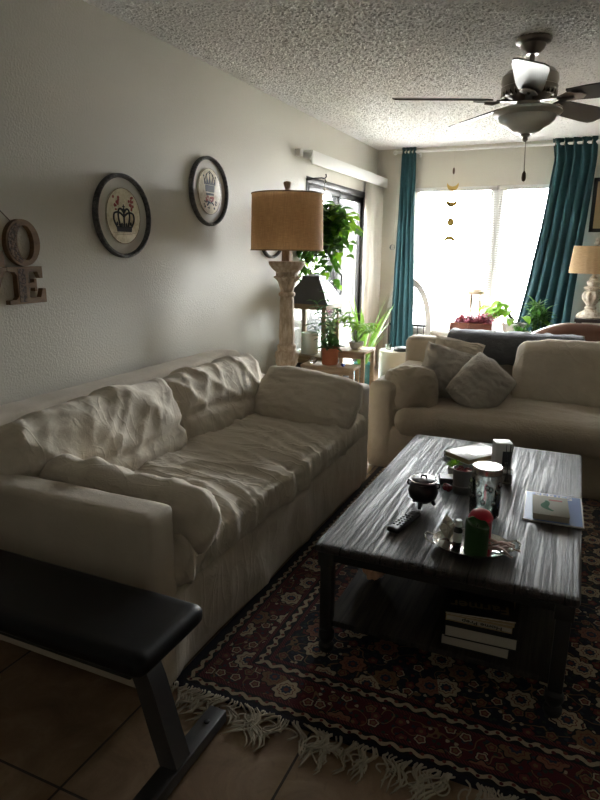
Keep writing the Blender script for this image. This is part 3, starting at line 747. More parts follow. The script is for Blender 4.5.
def oval_frame(y, z, kind, label, ry=.212, rz=.207):
    # local: x to camera-right along wall (+y world), y up, z out of wall
    r = thing('round_picture', label, 'picture', (WL, y, z)); 
    mm = Matrix(((0, 0, 1, 0), (1, 0, 0, 0), (0, 1, 0, 0), (0, 0, 0, 1)))   # (a,b,c)->(c,a,b)
    sc = Matrix.Diagonal((ry, rz, 1, 1))
    q = MB(); q.lathe([(1.0, .002), (1.0, .022), (.975, .030), (.945, .031), (.925, .024), (.91, .022), (.90, .012), (.90, .002)], 64, mm @ sc); q.f = q.f[:-2]
    q.build('frame', 'distress', r)
    MB().lathe([(.905, .002), (.905, .009)], 56, mm @ sc).build('backing', 'matboard', r)
    MB().lathe([(.57, .009), (.57, .016), (.555, .017)], 56, mm @ Matrix.Diagonal((ry*1.08, rz*1.16, 1, 1))).build('printed_plaque', 'plaque', r)
    up = mm @ Matrix.Translation((0, 0, .0172))
    rim = MB(); rim.tube([(ry*.612*math.cos(a), rz*.658*math.sin(a), 0) for a in [2*PI*i/60 for i in range(60)]], .0014, 5, mm @ Matrix.Translation((0, 0, .0165)), closed=True); rim.build('plaque_edge', 'signwood', r)
    if kind == 1:
        c = crown_a(); c.v = [tuple(up @ (Matrix.Diagonal((1.32, 1.25, 1, 1)) @ (Vector(p) + Vector((0, -.012, 0))))) for p in c.v]; c.build('crown_print', 'ink', r)
        fl = {1: MB(), -1: MB()}; rs = random.Random(3)
        for i in range(26):
            s = -1 if i % 2 else 1; cx, cy = s*rs.uniform(.035, .075), rs.uniform(.05, .095)-(.02 if rs.random() > .6 else 0)
            fl[s].sphere((cx, cy, 0), (rs.uniform(.005, .010), rs.uniform(.005, .010), .0012), 8, 5)
        for g in fl.values(): g.v = [tuple(up @ Vector(p)) for p in g.v]; g.build('rose_print', 'redink', r)
        ln = MB()
        for i, (z_, ww) in enumerate(((-.083, .085), (-.091, .06))): ln.box((-ww, z_, 0), (ww, z_+.0015, .001))
        ln.v = [tuple(up @ Vector(p)) for p in ln.v]; ln.build('scroll_print', 'signwood', r)
    else:
        c = crown_b(); c.v = [tuple(up @ (Matrix.Diagonal((1.32, 1.25, 1, 1)) @ (Vector(p) + Vector((0, .018, 0))))) for p in c.v]; c.build('crown_print', 'ink', r)
        fl = MB(); rs = random.Random(5); ch = MB()
        for i in range(22): fl.sphere((rs.uniform(-.045, .045), rs.uniform(-.06, -.03), 0), (rs.uniform(.005, .009), rs.uniform(.005, .009), .0012), 8, 5)
        for i in range(26): ch.sphere((rs.uniform(-.07, .07), rs.uniform(-.105, -.055), 0.0002), (rs.uniform(.004, .010), rs.uniform(.004, .008), .0014), 8, 5)
        for g, n_, mt in ((fl, 'rose_print', 'redink'), (ch, 'leaf_print', 'ink')):
            g.v = [tuple(up @ Vector(p)) for p in g.v]; g.build(n_, mt, r)
    return r
oval_frame(2.62, 1.515, 1, 'round charcoal frame with an arched crown under red roses, nearer the letter sign')
oval_frame(3.445, 1.705, 2, 'round charcoal frame with a pointed crown above dark flowers, nearer the floor lamp')
oval_frame(4.31, 1.50, 2, 'round charcoal frame mostly hidden behind the burlap floor lamp shade', .21, .205)

# LOVE sign
sg = thing('letter_sign', 'carved brown wooden letter sign hung on the left wall', 'wall sign', (WL, 1.865, 1.275))
mm = Matrix(((0, 0, 1, 0), (1, 0, 0, 0), (0, 1, 0, 0), (0, 0, 0, 1)))
T = .026
def ell(cx, cy, a, b, n=40, rot=0):
    o = []
    for i in range(n):
        t_ = 2*PI*i/n; x, y = a*math.cos(t_), b*math.sin(t_); o.append((cx + x*math.cos(rot) - y*math.sin(rot), cy + x*math.sin(rot) + y*math.cos(rot)))
    return o
def letter(nm, poly, holes, carve):
    o = MB().prism(poly, T, mm, holes).build(nm, 'signwood', sg)
    if carve:
        q = MB()
        for c in carve: q.prism(c, .002, mm @ Matrix.Translation((0, 0, T)))
        q.build('carved_panel', 'signcarve', o)
cx, cy = .096, .098
hole = ell(cx+.012, cy, .043, .072, 40, .06)
oc = [(cx + (.080)*math.cos(a), cy+.086*math.sin(a)) for a in [PI*.62 + PI*.80*i/14 for i in range(15)]] + [(cx+.012 + .048*math.cos(a), cy+.078*math.sin(a)) for a in [PI*1.38 - PI*.74*i/14 for i in range(15)]]
letter('letter_o', ell(cx, cy, .088, .096, 48, .0), [hole], [oc])
E = [(0, -.155), (.195, -.155), (.195, -.095), (.178, -.095), (.165, -.132), (.105, -.132), (.105, -.09), (.135, -.09), (.135, -.105), (.147, -.105), (.147, -.052), (.135, -.052), (.135, -.068), (.105, -.068), (.105, -.022), (.155, -.022), (.168, -.05), (.182, -.05), (.182, 0), (.0, 0), (.0, -.018), (.035, -.022), (.045, -.035), (.045, -.125), (.033, -.136), (0, -.138)]
letter('letter_e', E, [], [[(.052, -.148), (.088, -.148), (.088, -.008), (.052, -.008)]])
Lp = [(-.19, 0), (-.01, 0), (-.01, .065), (-.03, .065), (-.045, .022), (-.10, .022), (-.10, .165), (-.075, .17), (-.075, .188), (-.19, .188), (-.19, .17), (-.165, .165), (-.165, .022), (-.19, .018)]
letter('letter_l', Lp, [], [[(-.158, .028), (-.108, .028), (-.108, .16), (-.158, .16)]])
Vp = [(-.19, -.002), (-.11, -.002), (-.11, -.018), (-.125, -.02), (-.085, -.11), (-.045, -.02), (-.06, -.018), (-.06, -.002), (-.002, -.002), (-.002, -.018), (-.015, -.02), (-.075, -.155), (-.105, -.155), (-.17, -.02), (-.19, -.018)]
letter('letter_v', Vp, [], [])
MB().tube([(.012, .05, .185), (.010, -.02, .245), (.010, -.075, .278)], .0022, 6).tube([(.012, -.15, .19), (.010, -.12, .235), (.010, -.075, .278)], .0022, 6).build('hanging_cord', 'bead', sg)
MB().sphere((.008, -.075, .278), .006).build('nail', 'blackmetal', sg)

# framed picture on back wall at right
r = thing('framed_picture', 'dark framed picture on the back wall right of the wide curtain', 'picture', (.335, YB, 1.815))
q = MB(); w2, h2 = .31, .255
for lo, hi in (((-w2, -.022, -h2), (-w2+.035, 0, h2)), ((w2-.035, -.022, -h2), (w2, 0, h2)), ((-w2, -.022, -h2), (w2, 0, -h2+.035)), ((-w2, -.022, h2-.035), (w2, 0, h2))): q.box(lo, hi, .004)
q.build('frame', 'blackwood', r); MB().box((-w2+.03, -.01, -h2+.03), (w2-.03, -.002, h2-.03)).build('artwork', 'tancover', r)

# ------------------------------------------------------------------ sofa 1 (left wall)
def folds_disp(ax, amp=.01, f=9, seed=0, sag=1):
    def fn(p, n):
        side = 1 if abs(n.z) < .7 else .15
        t_ = p[ax]
        k = max(0, min(1, (-p.z+.12)/.25))
        return side*(amp*k*math.sin(t_*f + 2*nz(t_*2, seed, 0)) + amp*.7*nz(t_*f*.8, p.z*2.5, seed) + amp*.5*ridge(t_*5, p.z*4+seed, p.x, 2))
    return fn
s1 = thing('sofa', 'long oatmeal linen slipcovered sofa along the left wall', 'sofa', (-1.6, 2.35, 0.012))
base = soft_box(1.065, 2.08, .295, .02, .022, folds_disp(1, .016, 11), mat=Matrix.Translation((.018, 0, .1485)))
base.build('skirted_base', 'linen_skirt', s1, 180)
bk = soft_box(.20, 2.18, .71, .055, .035, lambda p, n: .004*nz(p.y*3, p.z*4, 1)+.004*nz(p.y*9, p.z*9, 4), mat=Matrix.Translation((-.445, .03, .362)))
bk.build('back_frame', 'linen_frame', s1, 180)
def arm1(y, nm='arm'):
    a = soft_box(.97, .135, .585, .020, .024, lambda p, n: .004*nz(p.x*5, p.z*5, y)+.003*nz(p.x*14, p.z*12, 4) + (.006*max(0, -p.z-.1)*3*math.sin(p.x*13+y) if abs(n.y) > .5 else 0), mat=Matrix.Translation((.06, y, .295)))
    return a.build(nm, 'linen_frame', s1, 180)
arm1(-.975); arm1(.975)
def seat_disp(p, n):
    if n.z < -.5: return 0
    yy = p.y + .10*nz(p.x*3, p.y*1.5, 2) + p.x*.32
    fade = .55 + .45*max(0, min(1, (p.x+.35)/.5))
    a = .024*ridge(yy*4.2, p.x*.8, 1.3, 4) + .017*ridge(yy*8.5, p.x*1.1, 4.4, 4) + .006*ridge(yy*19, p.x*2.2, 7, 2.5)
    dip = -.020*math.exp(-((p.y+.15)/.28)**2) - .012*math.exp(-((p.y-.45)/.22)**2)
    return (a-.018)*fade + dip*(n.z > .5) + .004*nz(p.x*14, p.y*14, 3)
sc_ = soft_box(.80, 1.86, .17, .065, .0155, seat_disp, .012, Matrix.Translation((.17, 0, .37)))
sc_.build('seat_cushion', 'linen_seat', s1, 180)
def backc_disp(seed):
    def fn(p, n):
        v = p.z/.22
        crease = -.020*math.exp(-((p.z+.045+.03*math.sin(p.y*5+seed))/.018)**2)*(n.x > .3)
        a = .016*ridge(p.y*3.2+seed+p.z*3.5, p.z*1.6-p.y*.5, seed, 4)*(1+v)*.7 + .010*ridge(p.y*7+seed-p.z*5, p.z*3.5, seed+3, 2) + .004*ridge(p.y*4, p.z*16+p.y*3, seed+1, 2) + .010*nz(p.y*3, p.z*4, seed) + .002*nz(p.y*24, p.z*24, seed)
        return a - .008 + crease
    return fn
for k, (y, w_, dz) in enumerate(((-.455, .93, 0), (.455, .88, -.005))):
    b = soft_box(.20, w_, .355, .065, .0155, backc_disp(k*5+1), .028, Matrix.Rotation(math.radians(-20), 4, 'Y'))
    b.build('back_cushion', 'linen_back', s1, 180, loc=(-.155, y, .548+dz))

def place_pillow(name, label, w_, h_, t_, loc, rot, mat='linen', seed=0, piping=None, wr=.012, sag=0, pinch=.06, group=None, cat='cushion', rnd_=.05):
    r = thing(name, label, cat, loc, group=group); r.rotation_euler = rot
    p = pillow(w_, h_, t_, seed, wrinkle=wr, sag=sag, pinch=pinch, rnd_=rnd_); p.build('cushion_body', mat, r, 180)
    q = MB(); q.tube(p.ring, .0035, 6, closed=True); q.build('piping', piping or mat, r, 180)
    return r
r = thing('bolster_cushion', 'slumped oatmeal cushion lying along the near arm of the left sofa', 'cushion', (-1.35, 1.56, .430))
def bolster_disp(p, n):
    k = p.x/.36
    return .012*ridge(p.x*9+p.z*3, p.z*4-p.y*3, 8, 2.5) + .010*ridge(p.x*4, p.z*7+p.x*4, 3, 2) + .016*nz(p.x*3.5, p.z*3, 6) - .022*max(0, -k)**2 + .006*nz(p.x*16, p.y*16, p.z*16) - .006
q = soft_box(.70, .14, .20, .055, .0135, bolster_disp, .012, Matrix.Translation((0, 0, .085)) @ Matrix.Rotation(math.radians(2.5), 4, 'Y') @ Matrix.Rotation(math.radians(14), 4, 'X')); q.build('cushion_body', 'linen_back', r, 180)
place_pillow('arm_cushion', 'smooth oatmeal cushion leaning on the far arm of the left sofa', .62, .35, .22, (-1.32, 3.06, .545), (math.radians(-38), math.radians(5), math.radians(-4)), seed=4, wr=.008, pinch=.01, rnd_=.10)

# ------------------------------------------------------------------ sofa 2 (facing camera)
s2 = thing('sofa', 'taupe linen slipcovered sofa facing the camera in front of the window', 'sofa', (-.03, 4.1, .014))
soft_box(2.20, 1.02, .285, .02, .032, folds_disp(0, .008, 7, 3), mat=Matrix.Translation((0, 0, .145))).build('skirted_base', 'linen2', s2, 180)
soft_box(2.20, .19, .735, .05, .035, lambda p, n: .004*nz(p.x*4, p.z*4, 1), mat=Matrix.Translation((0, .42, .37))).build('back_frame', 'linen2', s2, 180)
for x in (-1.015, 1.015):
    soft_box(.185, .97, .56, .06, .026, lambda p, n: .005*nz(p.y*5, p.z*5, x)+.004*ridge(p.z*6, p.x*8, p.y*2+x, 2), mat=Matrix.Translation((x, -.035, .28))).build('arm', 'linen2', s2, 180)
soft_box(1.84, .76, .165, .075, .022, lambda p, n: .007*nz(p.x*3, p.y*3, 9)+.006*ridge(p.x*2+p.y*2, p.y*5, 3, 3)+.004*ridge(p.x*9, p.z*9, 3, 2), .012, Matrix.Translation((0, -.17, .322))).build('seat_cushion', 'linen2', s2, 180)
b = soft_box(.94, .19, .40, .055, .02, lambda p, n: .010*ridge(p.x*3, p.z*5+p.x*2, 5, 3)+.006*nz(p.x*9, p.z*9, 3), .03, Matrix.Rotation(math.radians(-12), 4, 'X'))
b.build('back_cushion', 'linen_back', s2, 180, loc=(.19, .17, .562))
place_pillow('throw_cushion', 'small taupe cushion tucked against left arm of the far sofa', .35, .34, .30, (-.91, 3.76, .487), (math.radians(-12), math.radians(3), math.radians(14)), 'linen2', 11, pinch=0, rnd_=.20, wr=.015)
place_pillow('throw_cushion', 'grey-beige corded cushion standing between taupe and pointed cushions', .36, .36, .16, (-.74, 4.02, .575), (math.radians(-14), math.radians(16), math.radians(22)), 'grey_linen', 12, wr=.014)
place_pillow('throw_cushion', 'pale cushion peeping out behind the corded cushion on far sofa', .34, .30, .10, (-.71, 4.17, .64), (math.radians(-10), math.radians(10), math.radians(8)), 'linen', 13)
place_pillow('throw_cushion', 'grey cushion with one corner up, left of the big back cushion on far sofa', .32, .34, .28, (-.50, 3.90, .538), (math.radians(-16), math.radians(36), math.radians(-6)), 'grey_linen', 14, wr=.012, pinch=.0, rnd_=.08)
# quilt over back
prof = [(-.135, .59), (-.130, .68), (-.118, .748), (-.08, .772), (0, .776), (.08, .772), (.118, .748), (.128, .68), (.128, .48)]
vs = []; fs = []; nx = 60
for i in range(nx+1):
    x = -.43 + .88*i/nx
    for k, (y, z) in enumerate(prof):
        q = .008*ridge(x*7, k*.5, 2, 2) + .005*nz(x*20, k, 1); vs.append((x+.01*nz(k, x*3, 1), y + (q if y > 0 else -q), z + q + (.02*nz(x*4, 1, 1) if k in (0, 8) else 0)))
n_ = len(prof)
for i in range(nx):
    for k in range(n_-1): a = i*n_+k; fs.append((a, a+1, a+n_+1, a+n_))
q = MB(); q.add(vs, fs); o = q.build('throw_blanket', 'quilt', None, 180, loc=(-.385, 4.52, .012)); md = o.modifiers.new('s', 'SOLIDIFY'); md.thickness = .022; md.offset = 1
tag(o, 'dark slate grey blanket draped over the back of the far sofa', 'blanket')

# ------------------------------------------------------------------ rug
RX, RY = -1.055+RW/2, 1.385+RL/2
r = thing('area_rug', 'dark red and navy floral patterned rug under the coffee table', 'rug', (RX, RY, 0))
MB().box((-RW/2, -RL/2, .0015), (RW/2, RL/2, .011), .002).build('woven_field', 'rug', r)
fg = MB(); rs = random.Random(11)
for c_ in range(70):
    xc = -RW/2 + RW*(c_+.5)/70
    if xc > .75: break
    lean = .055*nz(c_*.35, 2, 5)*2 + rs.uniform(-.015, .015); Lc = .075 + .05*(nz(c_*.5, 8, 1)+.3) + rs.uniform(0, .02); tw = rs.uniform(0, 6)
    for i in range(6):
        x = xc + rs.uniform(-.017, .017); ph = rs.uniform(0, 6); L = Lc*rs.uniform(.75, 1.15); pts = []
        for k in range(10):
            s_ = k/9; pts.append((x + (xc-x)*s_*.4 + lean*s_*1.5 + .009*math.sin(tw+s_*9) + .006*math.sin(ph+s_*13)*s_, -RL/2+.004 - L*(s_ - .25*s_*s_*math.cos(ph)) , .008 + .010*abs(math.sin(PI*s_*1.3+ph))*(1-s_) + .002))
        fg.tube(pts, [.0026]*8+[.0024, .0012], 5)
    if c_ % 2 == 0:
        a0 = rs.uniform(0, 6); fg.tube([(xc + .028*math.cos(a0+s_*5)*(.5+s_*.6), -RL/2-.045+.020*math.sin(a0+s_*5), .014+.005*math.sin(s_*9)) for s_ in [k/12 for k in range(13)]], .0026, 5)
o = fg.build('fringe', 'fringe', r, 180); o['kind'] = 'stuff'

# ------------------------------------------------------------------ weight bench
wbn = thing('weight_bench', 'black padded weight bench with grey steel leg at lower left', 'bench', (-1.465, 1.105, 0))
pd = soft_box(1.28, .275, .055, .022, .02, lambda p, n: .0015*nz(p.x*7, p.y*7, 1), .004, Matrix.Translation((0, 0, .405)))
pd.build('pad', 'vinyl', wbn, 180)
MB().box((-.62, -.125, .366), (.60, .125, .378), .003).build('pad_board', 'blackwood', wbn)
MB().box((-.58, -.03, .318), (.50, .03, .365), .004).build('rail', 'steel_grey', wbn)
def bent(sx):
    bm = MB(); pts = [(.44, .355), (.50, .352), (.535, .325), (.56, .26), (.60, .12), (.625, .04)]
    prof = []; w_ = .027
    P2 = [Vector((a*sx if sx > 0 else a*sx, b)) for a, b in pts]
    up_, lo_ = [], []
    for i, p in enumerate(P2):
        d = (P2[min(i+1, len(P2)-1)] - P2[max(i-1, 0)]).normalized(); n = Vector((-d.y, d.x)); up_.append(p+n*w_); lo_.append(p-n*w_)
    poly = [(a.x, a.y) for a in up_] + [(a.x, a.y) for a in reversed(lo_)]
    bm.prism(poly, .06, Matrix.Translation((0, .03, 0)) @ Matrix.Rotation(PI/2, 4, 'X')); return bm
bent(1).build('leg', 'steel_grey', wbn); bent(-1).build('leg', 'steel_grey', wbn)
for sx in (1, -1):
    o = MB().box((sx*.625-.028, -.20, .004), (sx*.625+.028, .215 if sx > 0 else .17, .042), .004).build('foot_bar', 'steel_grey', wbn)
    for y in (-.16, .15): MB().lathe([(.008, .04), (.008, .046), (.004, .048)], 10, Matrix.Translation((sx*.625, y, 0))).build('bolt', 'blackmetal', o)

# ------------------------------------------------------------------ coffee table
TX, TY, TH = -.305, 2.41, .418
ct = thing('coffee_table', 'dark distressed plank coffee table with lower shelf on turned legs', 'table', (TX, TY, .011))
hx, hy = .402, .70
tb = soft_box(2*hx, 2*hy, .03, .010, .02, None, mat=Matrix.Translation((0, 0, TH-.026))); tb.build('tabletop', 'table', ct, 60)
ap = MB(); 
for lo, hi in (((-hx+.02, -hy+.03, .335), (-hx+.045, hy-.03, .378)), ((hx-.045, -hy+.03, .335), (hx-.02, hy-.03, .378)), ((-hx+.02, -hy+.02, .345), (hx-.02, -hy+.045, .378)), ((-hx+.02, hy-.045, .345), (hx-.02, hy-.02, .378))): ap.box(lo, hi, .002)
ap.build('apron', 'blackwood', ct)
for sx in (-1, 1):
    for sy in (-1, 1):
        g = MB(); x, y = sx*(hx-.038), sy*(hy-.038); mt = Matrix.Translation((x, y, 0))
        g.box((x-.027, y-.027, .325), (x+.027, y+.027, .378), .004)
        g.box((x-.021, y-.021, .085), (x+.021, y+.021, .327), .005)
        g.lathe([(.020, .088), (.016, .082), (.027, .072), (.029, .055), (.022, .040), (.017, .032), (.027, .024), (.027, .010), (.022, 0)], 20, mt)
        g.build('leg', 'blackwood', ct)
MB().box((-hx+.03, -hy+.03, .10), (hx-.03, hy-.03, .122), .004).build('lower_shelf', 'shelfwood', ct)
ZT = TH + .001   # world height of the table surface
ZT = .011 + TH - .011 + .0008
SH = .011 + .122

# cauldron
r = thing('cauldron', 'small black cast iron cauldron on three feet with lid', 'cauldron', (-.455, 2.17, ZT))
MB().lathe([(.002, .016), (.03, .020), (.050, .038), (.056, .062), (.050, .085), (.040, .094), (.044, .100), (.050, .104), (.046, .107), (.040, .104)], 32).build('pot_body', 'cast', r)
lid = MB().lathe([(.043, .104), (.043, .109), (.036, .112), (.012, .114), (.002, .114)], 28).build('lid', 'cast', r)
MB().tube([(-.010, 0, .113), (-.008, 0, .122), (.008, 0, .122), (.010, 0, .113)], .004, 6).build('lid_handle', 'cast', lid)
for k in range(3):
    a = 2*PI*k/3+.5; MB().tube([(.034*math.cos(a), .034*math.sin(a), .028), (.046*math.cos(a), .046*math.sin(a), .003)], [.010, .006], 8).build('foot', 'cast', r)
for s in (-1, 1): MB().tube([(s*.043, 0, .095), (s*.058, 0, .096), (s*.060, 0, .084), (s*.053, 0, .078)], .0035, 6).build('ear', 'cast', r)
MB().tube([(.05*math.cos(a), .05*math.sin(a), .106) for a in [2*PI*i/32 for i in range(32)]], .002, 6, closed=True).build('rim', 'nickel', r)
# remote
r = thing('remote_control', 'black remote control lying left of the silver tray', 'remote control', (-.475, 1.985, ZT), math.radians(-12))
soft_box(.046, .185, .018, .007, .008, mat=Matrix.Translation((0, 0, .0095))).build('case', 'plastic', r, 180)
for i in range(3):
    for j in range(6):
        MB().lathe([(.0042, .018), (.0038, .0205)], 10, Matrix.Translation((-.013+.013*i, -.055+.018*j, 0))).build('button', 'rubber', r)
MB().lathe([(.013, .018), (.012, .020), (.006, .019)], 20, Matrix.Translation((0, .068, 0))).build('dial', 'rubber', r)
# tray
TRX, TRY = -.232, 1.905
r = thing('serving_tray', 'oval silver tray with loop handles holding two candles', 'tray', (TRX, TRY, ZT), math.radians(12))
q = MB(); q.lathe([(.002, .003), (.74, .003), (.80, .006), (.93, .013), (1, .016), (1, .018), (.93, .0155), (.80, .0085), (.74, .0055), (.002, .0055)], 56, Matrix.Diagonal((.125, .098, 1, 1))); q.build('dish', 'silver', r)
for s in (-1, 1): MB().tube([(s*.118, -.032, .016), (s*.142, -.030, .024), (s*.150, 0, .026), (s*.142, .030, .024), (s*.118, .032, .016)], .0035, 8).build('handle', 'silver', r)
ZR = ZT + .006
def candle(name, label, loc, rad, h_, mt, dome, ragged):
    r = thing(name, label, 'candle', loc); n = 40; vs = []
    prof = [(rad*.98, 0), (rad, .004), (rad, h_*.85)]
    if dome: prof += [(rad*1.0, h_*.9), (rad*.94, h_*.97), (rad*.75, h_*1.06), (rad*.45, h_*1.12), (rad*.1, h_*1.14)]
    else: prof += [(rad*.99, h_), (rad*.93, h_*1.01), (rad*.88, h_*.97), (rad*.5, h_*.90), (rad*.05, h_*.89)]
    q = MB(); q.lathe(prof, n)
    if ragged: q.v = [(x, y, z + (.011*nz(x*45, y*45, 1) + .010*x/rad*-1 if z > h_*.84 else 0)) for x, y, z in q.v]
    q.build('wax', mt, r, 60)
    if not dome: MB().tube([(0, 0, h_*.89), (.001, 0, h_*.89+.010)], .0012, 5).build('wick', 'blackmetal', r)
    return r
candle('pillar_candle', 'dark green pillar candle at the front of the silver tray', (-.213, 1.86, ZR), .037, .100, 'greenwax', False, True)
q = candle('pillar_candle', 'bright red dome-topped candle behind the green candle', (-.215, 1.95, ZR), .037, .098, 'redwax', True, False)
MB().tube([(.0375*math.cos(a), .0375*math.sin(a), .083+.004*math.sin(a*3)) for a in [2*PI*i/32 for i in range(32)]], .0022, 6, closed=True).build('wax_ridge', 'redwax', q)
# small bottle
r = thing('dropper_bottle', 'small dark bottle with white cap and label on the tray', 'bottle', (-.276, 1.895, ZR))
MB().lathe([(.013, 0), (.0145, .003), (.0145, .052), (.008, .062), (.008, .066)], 20).build('bottle_body', 'plastic', r)
MB().lathe([(.0149, .012), (.0149, .044)], 20).build('bottle_label', 'whiteprint', r)
MB().lathe([(.011, .064), (.011, .084), (.009, .086)], 20).build('cap', 'whiteprint', r)
# quartz cluster
q = MB(); rs = random.Random(4)
for i in range(16):
    a = rs.uniform(0, 2*PI); b = rs.uniform(.1, 1.0); d = Vector((math.cos(a)*b*.6, math.sin(a)*b*.6, 1)).normalized(); L = rs.uniform(.045, .075)*(1.2-b*.4)
    q.tube([(0, 0, .006), d*L*.8, d*L], [.011, .015, .001], 6)
o = q.build('quartz_cluster', 'sage', None, 25, loc=(-.312, 1.925, ZR)); tag(o, 'pale cream crystal cluster at the left end of the silver tray', 'crystal')
# pink ribbon strips
q = MB(); rs = random.Random(9)
for i in range(8):
    a = rs.uniform(-.5, .5); x = -.145+rs.uniform(-.02, .015); y = 1.895+rs.uniform(-.02, .035); vs = []
    for k in range(7):
        s = k/6; c = Vector((x + .085*(s-.4)*math.cos(a), y + .085*(s-.4)*math.sin(a)-.01, ZR+.014+.010*math.sin(s*5+i)+.0016*i)); n2 = Vector((-math.sin(a), math.cos(a), .3*math.sin(s*6+i)))*.006
        vs += [c-n2, c+n2]
    q.add(vs, [(2*k, 2*k+1, 2*k+3, 2*k+2) for k in range(6)])
o = q.build('ribbon_bundle', 'ribbon'); md = o.modifiers.new('s', 'SOLIDIFY'); md.thickness = .002; tag(o, 'dusty pink crinkled ribbon bundle at right end of the tray', 'ribbon')
q = MB()
for (cx_, cy_, ca) in ((-.165, 1.845, .7), (-.140, 1.865, .1), (-.275, 1.855, 2.4), (-.30, 1.88, 2.9)):
    leaf(q, (cx_, cy_, ZR+.012), (math.cos(ca), math.sin(ca), .1), (0, 0, 1), .035, .018, .3)
o = q.build('dried_leaves', 'bead'); md = o.modifiers.new('s', 'SOLIDIFY'); md.thickness = .001; tag(o, 'brown dried leaves scattered on the silver tray floor', 'leaves', kind='stuff')
# jar
r = thing('glass_jar', 'tall clear glass jar with pale lid in the table centre', 'jar', (-.232, 2.185, ZT))
MB().lathe([(.048, 0), (.053, .006), (.054, .02), (.054, .150), (.050, .166), (.048, .176), (.046, .176), (.048, .165), (.051, .150), (.051, .02), (.046, .008), (.002, .006)], 40).build('glass_body', 'jarglass', r)
MB().lathe([(.051, .165), (.054, .168), (.054, .186), (.050, .190), (.002, .189)], 40).build('lid', 'silver', r)
em = MB()
for k in range(12):
    a = k*.23-1.4-PI/2; em.sphere((.0545*math.cos(a), .0545*math.sin(a), .10+.035*math.sin(k*1.9)), (.008, .008, .011), 10, 6)
em.build('embossing', 'jarglass', r)
# mug
r = thing('tin_cup', 'grey tin cup filled with dark red berries', 'cup', (-.342, 2.375, ZT))
q = MB(); q.lathe([(.036, 0), (.037, .003), (.038, .03), (.040, .032), (.038, .034), (.042, .098), (.044, .100), (.041, .101), (.039, .097), (.036, .008), (.002, .008)], 36, mod=lambda a, z: 1+.012*math.sin(a*18)); q.build('cup_body', 'galv', r)
q = MB(); rs = random.Random(2)
for i in range(34):
    a = rs.uniform(0, 2*PI); b = .030*math.sqrt(rs.random()); q.sphere((b*math.cos(a), b*math.sin(a), .085+rs.uniform(0, .010)), .007, 8, 6)
tag(q.build('berries', 'cherry', r), kind='stuff')
q = MB(); rs = random.Random(3)
for i in range(9): q.sphere((-.395+rs.uniform(-.014, .014), 2.345+rs.uniform(-.02, .02), ZT+.012+rs.uniform(0, .016)), .011, 10, 7)
tag(q.build('red_beads', 'cherry'), 'small heap of dark red berries left of the tin cup', 'berries', kind='stuff')
# small box with lime succulent
tag(MB().box((-.045, -.03, 0), (.045, .03, .028), .002).build('small_box', 'blackcover', None, loc=(-.405, 2.455, ZT), rot=(0, 0, .25)), 'small dark box with white top behind the cauldron', 'box')
MB().box((-.043, -.028, .028), (.043, .028, .0295)).build('box_top', 'whiteprint', bpy.data.objects['small_box'])
r = thing('lime_succulent', 'tiny lime green succulent on the coffee table beside the tin cup', 'plant', (-.410, 2.56, ZT))
MB().lathe([(.020, 0), (.024, .004), (.027, .034), (.025, .036), (.022, .030), (.002, .030)], 20).build('pot', 'whitepot', r)
q = MB(); rs = random.Random(8)
for i in range(26):
    a = i*2.4; el = .3 + 1.1*(i/26); leaf(q, (0, 0, .030), (math.cos(a)*math.cos(el), math.sin(a)*math.cos(el), math.sin(el)), (0, 0, 1.01), .042, .018, .15)
q.build('rosette_leaves', 'lime', r)
# diffuser
r = thing('reed_diffuser', 'square glass reed diffuser with black reeds', 'diffuser', (-.192, 2.55, ZT))
soft_box(.046, .046, .062, .006, .01, mat=Matrix.Translation((0, 0, .0315))).build('bottle_body', 'jarglass', r, 60)
MB().box((-.019, -.019, .004), (.019, .019, .035), .003).build('oil', 'liquid', r)
MB().lathe([(.014, .062), (.011, .070), (.011, .086), (.013, .088)], 20).build('neck', 'jarglass', r)
for k in range(5):
    a = k*1.3; MB().tube([(-.006*math.cos(a), -.006*math.sin(a), .01), (.016*math.cos(a), .016*math.sin(a), .165)], .0018, 6).build('reed', 'plastic', r)
r = thing('tall_carton', 'upright white carton with dark front behind the reed diffuser', 'box', (-.232, 2.70, ZT), .35)
MB().box((-.036, -.033, 0), (.036, .033, .135), .002).build('carton_body', 'box_white', r)
MB().box((-.006, -.0345, .03), (.031, -.0332, .10)).build('printed_panel', 'blackcover', r)
# white covered book at back
r = thing('hardcover_book', 'thick book with pale grey cover near the back table edge', 'book', (-.365, 2.85, ZT), -.62)
MB().box((-.075, -.115, .003), (.073, .115, .024), .001).build('page_block', 'tancover', r)
MB().box((-.080, -.12, 0), (.078, .12, .003), .001).box((-.080, -.12, .024), (.078, .12, .027), .001).box((-.080, -.12, 0), (-.076, .12, .027), .001).build('cover', 'greycover', r)
MB().box((-.05, -.05, .027), (.05, .07, .0275)).build('cover_print', 'bluecover', r)
